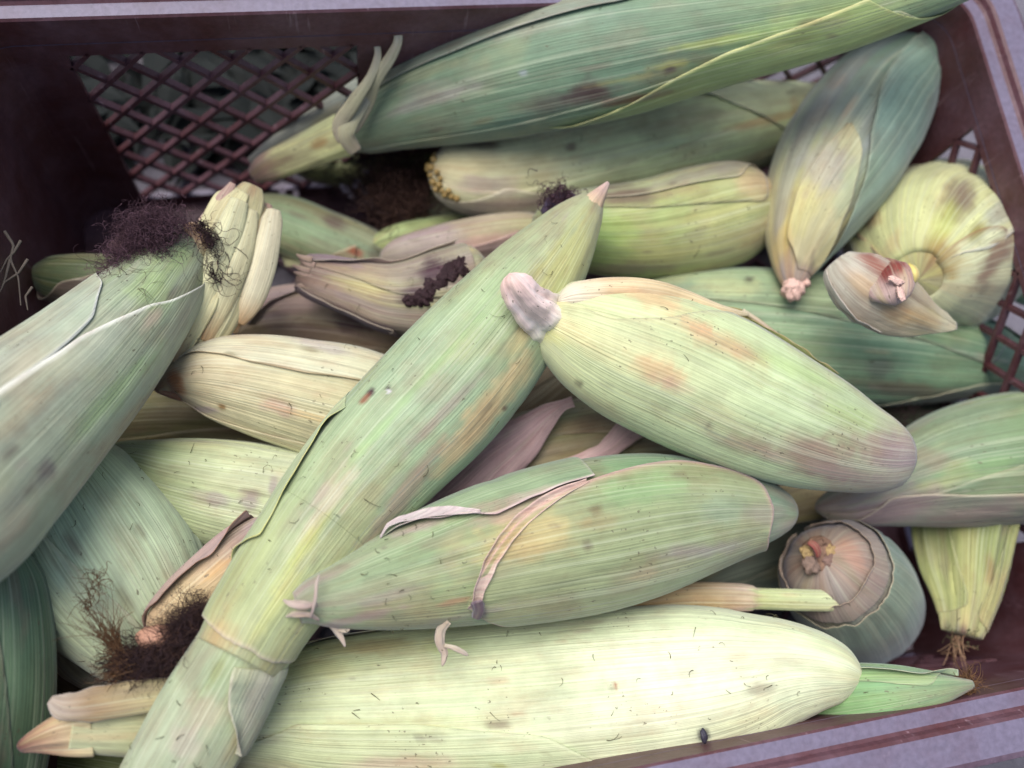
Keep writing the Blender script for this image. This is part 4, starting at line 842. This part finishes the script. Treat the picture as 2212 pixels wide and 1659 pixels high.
silk(e.root, e.origin(), sd1+[at(240, 600, .146), at(255, 570, .146), at(390, 500, .14)], [[-.2, .8, .3]], 900, .010, M_SILKM, 213, curl=.9, fan=1.0, spread=.004, r=(.00006, .00014))
blob('silk_core', e.root, e.origin(), at(312, 535, .134), .0095, plain('silk_core', lin((74, 54, 56)), .9, .5, 900, 1), 214, rough=.35, sq=(1.35, .95, .6))
silk(e.root, e.origin(), [at(455, 500, .136), at(460, 560, .134), at(465, 590, .134), at(470, 540, .134)], [at(500, 680, .132)-at(460, 560, .136)], 110, .018, M_SILKD, 215, curl=.75, fan=.4, spread=.0016, r=(.0001, .00022))
silk(e.root, e.origin(), [at(435, 490, .138), at(455, 520, .138)], [[.3, -.6, 0]], 120, .010, M_SILKD, 216, curl=1.2, fan=.7, spread=.0014, r=(.0001, .00022))
silk(e.root, e.origin(), [at(250, 590, .150), at(290, 620, .150)], [at(360, 650, .150)-at(260, 600, .152)], 26, .017, M_BIT, 217, curl=.45, fan=.25, r=(.00008, .00014))
eH = e

# long diagonal ear
e = ear('long diagonal ear crossing the heap up to a pointed tan tip near the middle', [(1286, 428, .150, 22), (1266, 455, .150, 42), (1238, 492, .149, 62), (1200, 545, .148, 84), (1150, 612, .147, 108), (1090, 695, .147, 130), (1020, 780, .147, 144), (940, 868, .148, 148), (850, 960, .149, 143), (755, 1068, .151, 132), (680, 1165, .153, 122), (612, 1262, .155, 113), (560, 1340, .156, 106), (535, 1385, .157, 101), (512, 1424, .158, 96)],
        [(0, (190, 176, 130)), (.08, (184, 184, 122)), (.2, (168, 184, 124)), (.45, (160, 182, 134)), (.7, (164, 180, 126)), (.9, (172, 182, 116)), (1, (174, 170, 112))], 22, k=.82, dim=0.84, alt=(172, 182, 134), altw=.5, bits=60, mott=.3, rib=.016, cap0=.01, auto=0,
        patches=[(1230, 560, 110, 60, (190, 188, 118), .7), (1060, 640, 160, 34, (150, 176, 130), .6), (900, 760, 190, 30, (152, 172, 138), .6), (1070, 860, 150, 30, (206, 178, 128), .85), (1000, 960, 120, 24, (200, 172, 126), .85), (900, 1020, 110, 16, (170, 140, 120), .7), (700, 1060, 90, 12, (196, 176, 160), .7), (640, 1240, 110, 14, (150, 140, 110), .5), (950, 900, 150, 14, (178, 152, 144), .6), (860, 1090, 150, 20, (156, 128, 112), .7), (760, 1230, 120, 20, (156, 128, 110), .7),
                 (930, 800, 160, 12, (148, 184, 112), .5), (800, 950, 140, 12, (148, 184, 112), .5), (800, 850, 15, 9, (60, 34, 40), 1.), (788, 862, 16, 8, (130, 78, 52), .9), (838, 838, 8, 7, (60, 60, 50), .9), (840, 846, 5, 5, (230, 230, 240), 1.), (1090, 882, 8, 7, (110, 84, 60), .9), (700, 1100, 120, 16, (206, 182, 160), .6), (660, 1180, 120, 14, (192, 196, 100), .7), (1130, 720, 60, 20, (200, 176, 120), .6),
                 (470, 1380, 60, 40, (186, 150, 104), .5), (600, 1300, 120, 20, (196, 200, 118), .6)])
e.leaf([(745, 890), (700, 940), (672, 985), (640, 1040), (600, 1110), (570, 1170), (.86, 190), (.87, 205)], [(.5, 205), (.7, 215), (.87, 215)], lift=.0012, base=.0009, liftB=False, tint=((186, 196, 136), .4), edgecol=(212, 206, 120), edgew=.8)
s_ = Ear([(1314, 394, .156, 4), (1300, 412, .155, 13), (1282, 436, .153, 24), (1262, 466, .151, 36)], [(0, (206, 176, 160)), (.3, (196, 160, 136)), (.6, (206, 176, 134)), (1, (192, 180, 124))], 221, k=.75, rib=.1, mott=.4); s_._o = e.origin(); s_.root = e.root; s_.body('husk_tip')
# collar edge and the leaf wrap under it
e.leaf([(.72, 215), (.85, 212), (.945, 205)], [(.72, -35), (.85, -32), (.945, -25)], lift=.0006, base=.0006, end_lift=.0004, sd=0, m=50, edgecol=(206, 190, 168), edgew=.7, rag=.006, tint=((176, 180, 120), .3), n=70, fade=.5, endcurve=.045)
s_ = Ear([(600, 1290, .1540, 98), (556, 1350, .1560, 104), (518, 1415, .1570, 103), (470, 1500, .152, 110), (420, 1590, .152, 112), (370, 1680, .15, 110), (320, 1780, .148, 100)], [(0, (168, 178, 116)), (.4, (158, 174, 122)), (.7, (156, 164, 124)), (1, (158, 174, 122))], 222, k=.6, mott=.35, rib=.02, alt=(168, 174, 138), altw=.5,
         patches=[(470, 1450, 40, 14, (140, 140, 84), .6), (440, 1540, 60, 50, (168, 146, 124), .6), (560, 1500, 90, 26, (166, 150, 142), .5), (400, 1600, 40, 40, (184, 160, 150), .5)]); s_._o = e.origin(); s_.root = e.root; s_.body('husk')
s_.bits(20); 
s_.leaf([(516, 1420), (508, 1480), (496, 1540), (498, 1590), (503, 1622)], [(.2, -30), (.35, -30), (.5, -20), (.6, 5), (503, 1624)], lift=.003, base=.001, liftB=False, sd=2, tint=((164, 160, 136), .5), edgecol=(206, 198, 176), edgew=.7)
eD = e

# centre horizontal ear
e = ear('wide green ear with a torn dry leaf edge, lying below the pink-stalked cream ear', [(640, 1312, .168, 36), (680, 1296, .166, 56), (740, 1282, .163, 76), (830, 1258, .158, 102), (940, 1228, .152, 126), (1060, 1196, .148, 146), (1180, 1168, .145, 158), (1300, 1144, .142, 160), (1420, 1122, .140, 146), (1530, 1108, .138, 116), (1620, 1104, .136, 84), (1680, 1106, .134, 54), (1722, 1110, .133, 24)],
        [(0, (178, 160, 144)), (.06, (168, 170, 128)), (.25, (158, 174, 118)), (.5, (150, 166, 112)), (.7, (130, 164, 112)), (.9, (134, 158, 122)), (1, (170, 160, 130))], 23, auto=0, k=.8, dim=0.84, alt=(140, 168, 112), altw=.5, bits=80, mott=.35, rib=.016, cap1=.02,
        patches=[(1140, 1160, 130, 60, (186, 166, 112), .85), (1100, 1110, 90, 20, (180, 146, 134), .7), (830, 1290, 90, 14, (150, 130, 124), .6), (1500, 1190, 130, 16, (146, 136, 136), .7), (1290, 1100, 20, 14, (120, 100, 70), .8), (1300, 1130, 60, 20, (150, 130, 90), .5), (1380, 1060, 130, 40, (128, 168, 112), .6), (1450, 1230, 140, 18, (140, 140, 110), .6), (760, 1340, 120, 12, (160, 130, 130), .7), (1000, 1330, 120, 10, (150, 134, 120), .5), (1040, 1320, 16, 24, (100, 80, 92), .8), (980, 1300, 50, 8, (170, 124, 96), .8),
                 (1150, 1070, 130, 14, (176, 150, 140), .7), (900, 1140, 80, 10, (176, 156, 150), .7), (1560, 1100, 70, 40, (140, 160, 136), .5), (1660, 1110, 50, 26, (150, 140, 130), .6), (1270, 1180, 12, 12, (90, 70, 60), .7)])
e.leaf([(985, 1305), (1000, 1250), (1035, 1195), (1075, 1150), (1130, 1110), (1220, 1066), (1330, 1030), (1450, 1012), (1560, 1030), (1612, 1052), (1630, 1100), (1622, 1150), (.95, 215)], [(985, 1312), (.46, 200), (.5, 215), (.6, 225), (.7, 225), (.95, 225)], lift=.0009, base=.0016, liftB=False, tint=((168, 160, 108), .45), edgecol=(206, 168, 154), edgew=1., sd=2, m=44, ew=34)
e.leaf([(808, 1170), (880, 1150), (960, 1135), (1040, 1132), (1120, 1095), (1250, 1050)], [(808, 1166), (.3, -30), (.6, -40)], lift=.0022, base=.0012, liftB=False, tint=((146, 166, 124), .5), edgecol=(206, 184, 180), edgew=1., sd=3)
e.leaf([(986, 1314), (988, 1270), (1008, 1218), (1040, 1172), (1080, 1132), (1140, 1094), (1230, 1058)], [(1000, 1318), (1012, 1272), (1034, 1224), (1064, 1184), (1104, 1146), (1160, 1106), (1234, 1064)], lift=.0014, base=.0019, sd=7, m=12, tint=((190, 156, 140), .85), edgecol=(216, 186, 172), edgew=.7, ew=12, name='dry_strip')
e.leaf([(806, 1172), (850, 1156), (900, 1146), (960, 1138), (1010, 1132)], [(806, 1168), (850, 1144), (900, 1128), (950, 1122), (1010, 1128)], lift=.001, base=.003, sd=8, m=10, tint=((196, 176, 172), .85), edgecol=(216, 200, 194), edgew=.6, ew=12, name='dry_strip')
# dried dangling scraps of leaf edge
for pts, sd_, wd in (([(968, 1342, .160, 6), (952, 1362, .157, 9), (950, 1390, .155, 8), (960, 1414, .153, 7), (955, 1440, .152, 3)], 231, 1), ([(960, 1394, .155, 4), (982, 1400, .155, 5), (1002, 1410, .154, 4), (1012, 1416, .153, 2)], 232, 1),
                     ([(716, 1345, .166, 8), (728, 1362, .164, 8), (738, 1378, .163, 6), (746, 1398, .162, 2)], 233, 1), ([(730, 1360, .164, 5), (748, 1362, .164, 5), (756, 1358, .164, 2)], 234, 1),
                     ([(1030, 1300, .172, 13), (1034, 1318, .168, 13), (1028, 1338, .162, 9)], 235, 2)):
    s_ = Ear(pts, [(0, (186, 168, 138)), (1, (200, 184, 160))] if wd == 1 else [(0, (110, 84, 92)), (1, (96, 74, 78))], sd_, k=.25, lump=.5, rib=.16, mott=.2, cap1=.1); s_._o = e.origin(); s_.root = e.root; s_.body('dry_scrap')
# torn left end
for i, pts in enumerate(([(690, 1240, .176, 2), (684, 1262, .178, 4), (682, 1290, .178, 5), (676, 1318, .177, 4), (670, 1336, .175, 2)], [(612, 1296, .174, 2), (630, 1304, .176, 7), (655, 1308, .177, 8), (685, 1306, .176, 4)], [(618, 1332, .170, 2), (640, 1326, .173, 6), (668, 1328, .174, 5), (690, 1340, .172, 2)])):
    s_ = Ear(pts, [(0, (190, 172, 152)), (.5, (172, 152, 134)), (1, (180, 160, 144))], 240+i, k=.4, rib=.2, lump=.35, mott=.4); s_._o = e.origin(); s_.root = e.root; s_.body('torn_fringe')
eF = e

# cream front ear with pink stalk
e = ear('plump cream-green ear on top of the heap with a pink stalk end', [(1165, 672, .158, 58), (1190, 686, .158, 80), (1234, 704, .158, 105), (1294, 730, .158, 130), (1366, 760, .158, 148), (1447, 792, .157, 155), (1527, 828, .156, 155), (1607, 866, .155, 148), (1687, 902, .154, 137), (1767, 935, .153, 121), (1845, 963, .152, 98), (1903, 977, .151, 82), (1972, 984, .150, 62)],
        [(0, (220, 212, 156)), (.1, (214, 212, 148)), (.3, (204, 208, 148)), (.55, (190, 204, 146)), (.75, (174, 188, 136)), (.9, (164, 150, 122)), (1, (156, 138, 126))], 24, auto=0, k=.84, dim=0.96, alt=(190, 206, 146), altw=.45, cap1=.085, cap0=.05, bits=36, mott=.12, rib=.014,
        patches=[(1420, 800, 70, 34, (204, 164, 120), .85), (1450, 830, 60, 16, (196, 150, 136), .6), (1400, 640, 90, 26, (206, 168, 124), .8), (1560, 740, 130, 22, (196, 156, 116), .75), (1500, 700, 60, 14, (206, 160, 120), .6), (1760, 990, 120, 50, (150, 116, 104), 1.), (1900, 960, 60, 40, (150, 122, 112), .8), (1560, 955, 60, 12, (160, 130, 116), .6), (1640, 970, 80, 20, (168, 136, 126), .75), (1850, 1030, 120, 34, (152, 130, 124), .7), (1830, 930, 40, 30, (150, 130, 110), .5),
                 (1720, 800, 130, 20, (168, 192, 120), .6), (1840, 900, 80, 30, (164, 184, 116), .6), (1580, 900, 170, 26, (196, 208, 156), .5), (1250, 828, 10, 8, (80, 70, 50), .8), (1180, 720, 60, 20, (216, 208, 130), .6), (1940, 985, 50, 60, (150, 132, 134), .7)])
h_ = Ear([(1205, 650, .170, 20), (1250, 642, .172, 34), (1330, 640, .172, 42), (1410, 646, .172, 42), (1480, 658, .171, 32), (1550, 672, .171, 17), (1618, 679, .172, 3)], [(0, (222, 212, 180)), (.3, (214, 190, 140)), (.6, (206, 180, 128)), (1, (214, 196, 150))], 250, k=.5, mott=.2, rib=.02, cap0=.1, patches=[(1350, 640, 70, 22, (204, 160, 112), .6)]); h_._o = e.origin(); h_.root = e.root
h_.body('husk_leaf')
h_ = Ear([(1530, 664, .152, 5), (1596, 684, .152, 17), (1655, 724, .151, 19), (1715, 772, .150, 12), (1775, 818, .149, 3)], [(0, (150, 140, 70)), (1, (140, 134, 70))], 254, k=.4, mott=.2, rib=.02); h_._o = e.origin(); h_.root = e.root; h_.body('husk_leaf')
h_ = Ear([(1604, 670, .156, 4), (1650, 702, .156, 5), (1710, 752, .155, 5), (1770, 800, .153, 3)], [(0, (200, 186, 150)), (1, (170, 130, 120))], 255, k=.6, rib=.05, lump=.2); h_._o = e.origin(); h_.root = e.root; h_.body('husk_edge')
e.leaf([(1180, 660), (1300, 690), (1420, 686), (1570, 682), (1650, 730), (1740, 790), (1850, 862), (1902, 905), (1936, 948), (1946, 990), (1930, 1036), (.97, 210)], [(.03, 225), (.5, 225), (.97, 225)], lift=.0007, base=.0009, liftB=False, sd=3, edgecol=(196, 190, 150), edgew=.5)
e.leaf([(1610, 672), (1680, 722), (1740, 778), (1790, 815)], [(.38, -30), (.5, -30), (.68, -20)], lift=.0015, base=.0004, liftB=False, sd=4, tint=((150, 146, 70), .7), edgecol=(180, 140, 110))
s_ = Ear([(1100, 590, .184, 18), (1108, 606, .183, 28), (1122, 628, .180, 35), (1142, 652, .175, 40), (1166, 672, .168, 46), (1190, 690, .162, 52)], [(0, (246, 204, 186)), (.4, (250, 218, 204)), (.7, (250, 220, 204)), (.85, (240, 228, 202)), (1, (222, 214, 166))], 251, k=.9, cap0=.14, rib=.14, lump=.16, mott=.35, mat=M_SOFT); s_._o = e.origin(); s_.root = e.root; s_.body('stalk')
eE = e

# ---- brown silk and husk scraps at the back left ------------------------------------------
sb = thing('silk_tangle', 'tangle of dark purple-brown silk lying low behind the kernel-tipped ear', 'corn silk'); org = at(850, 420, .05); sb.location = org
silk(sb, org, [at(x, y, .062) for x, y in ((860, 370), (840, 400), (880, 410), (890, 440), (850, 450), (900, 390), (830, 430), (870, 470))], [[0, .1, .3]], 900, .02, M_SILK, 301, curl=1.2, fan=1.0, spread=.006)
silk(sb, org, [at(x, y, .055) for x, y in ((820, 380), (800, 420), (840, 460), (900, 470), (760, 400))], [[0, .1, .2]], 420, .02, M_SILKD, 302, curl=1.2, fan=1.0, spread=.008)
rng = random.Random(9)
for i, (x, y, r_) in enumerate(((785, 415, 12), (770, 396, 9), (836, 365, 10), (790, 372, 8), (745, 410, 10), (800, 440, 9), (820, 400, 7), (760, 425, 7), (560, 380, 9), (610, 415, 12), (640, 420, 9), (700, 380, 8), (1960, 1400, 12), (1900, 1390, 14), (1935, 1420, 10), (2010, 1420, 8))):
    zz = .05 if i < 8 else (.02 if i < 12 else .012)
    c = at(x, y, zz); u = np.array([rng.uniform(-1, 1), rng.uniform(-1, 1), rng.uniform(-.3, .3)]); u /= np.linalg.norm(u); v = np.cross([0, 0, 1], u); s0 = r_*.4/FPX*1.1
    n_ = 6; V = []
    for a in range(n_):
        an = a*2*math.pi/n_+rng.uniform(-.3, .3); rr = s0*rng.uniform(.7, 1.3); V.append(rr*(math.cos(an)*u*1.4+math.sin(an)*v))
    V = V+[q+np.array([0, 0, .0008]) for q in V]
    F = [list(range(n_))[::-1], list(range(n_, 2*n_))]+[[a, (a+1) % n_, n_+(a+1) % n_, n_+a] for a in range(n_)]
    o = mesh_obj('husk_flake', V, F, M_CHIP, None, smooth=False); o.location = c
    FL = ['left of the silk tangle, largest of the upper three', 'above the silk tangle, under the long top ear', 'at the top edge of the silk tangle', 'just above the two larger flakes left of the silk tangle', 'leftmost of those left of the silk tangle', 'lowest left of the silk tangle', 'smallest, inside the silk tangle', 'low and left of the silk tangle', 'on the back left lattice under the stalk of the top ear', 'on the lattice right of the folded cream husk top', 'second right of the folded cream husk top',
          'just under the yellow stalk of the long top ear', 'right of the round ear end, uppermost', 'right of the round ear end, biggest and leftmost', 'between the round ear end and the green ear tip', 'under the hanging pleated husk threads']
    tag(o, 'pale grey husk flake '+FL[i], 'husk flake', 'pale husk flakes fallen between the ears')
# dry roots / threads hanging at the left wall
rt = thing('dry_root_threads', 'pale dry thread-like roots hanging down the dark left wall', 'dry threads'); org = at(40, 580, .10); rt.location = org
mt = plain('dry_root', lin((96, 88, 80)), .8, .3)
pl = []
for pts in ([(10, 500), (30, 530), (22, 560), (40, 600), (45, 660)], [(60, 560), (40, 590), (10, 610), (-5, 640)], [(45, 520), (30, 545), (15, 560), (0, 590)], [(22, 560), (12, 600), (4, 620)], [(70, 620), (55, 640), (60, 670)]):
    P = np.array([at(x, y, .135) for x, y in pts]); t = np.linspace(0, 1, len(P)); tt_ = np.linspace(0, 1, 16)
    pl.append((np.stack([np.interp(tt_, t, P[:, c]) for c in range(3)], -1), .0007))
V, F = tubes(pl, 5); mesh_obj('thread', V-org, F, mt, rt)

# ---- outside the crate ---------------------------------------------------------------------
rng = np.random.default_rng(77); VV = []; FF = []; n0 = 0
for i in range(900):
    x = rng.uniform(-.42, -.02); y = .33+abs(rng.normal(0, .12))+max(0, (x+.1))*.8; L = rng.uniform(.008, .03); w_ = L*rng.uniform(.2, .45); a = rng.uniform(0, 6.28); z = rng.uniform(.002, .03)
    u = np.array([math.cos(a), math.sin(a), rng.uniform(-.4, .4)]); v = np.array([-math.sin(a), math.cos(a), rng.uniform(-.5, .5)]); c = np.array([x, y, z])
    q = [c-u*L, c-v*w_+np.array([0, 0, .002]), c+u*L, c+v*w_, c+np.array([0, 0, .003])]
    VV += q; FF += [(n0, n0+1, n0+4), (n0+1, n0+2, n0+4), (n0+2, n0+3, n0+4), (n0+3, n0, n0+4)]; n0 += 5
lm = plain('infill', lin((17, 22, 20)), .8, .7, 60)  # near-black leaves, added so the back left lattice openings look dark
tag(mesh_obj('dark_leaf_infill', VV, FF, lm, None, smooth=False), 'near-black leaves added on the ground behind the crate to darken the view through the lattice', 'leaf litter', None, 'stuff')
print('objects', len(bpy.data.objects), 'polys', sum(len(o.data.polygons) for o in bpy.data.objects if o.type == 'MESH'))
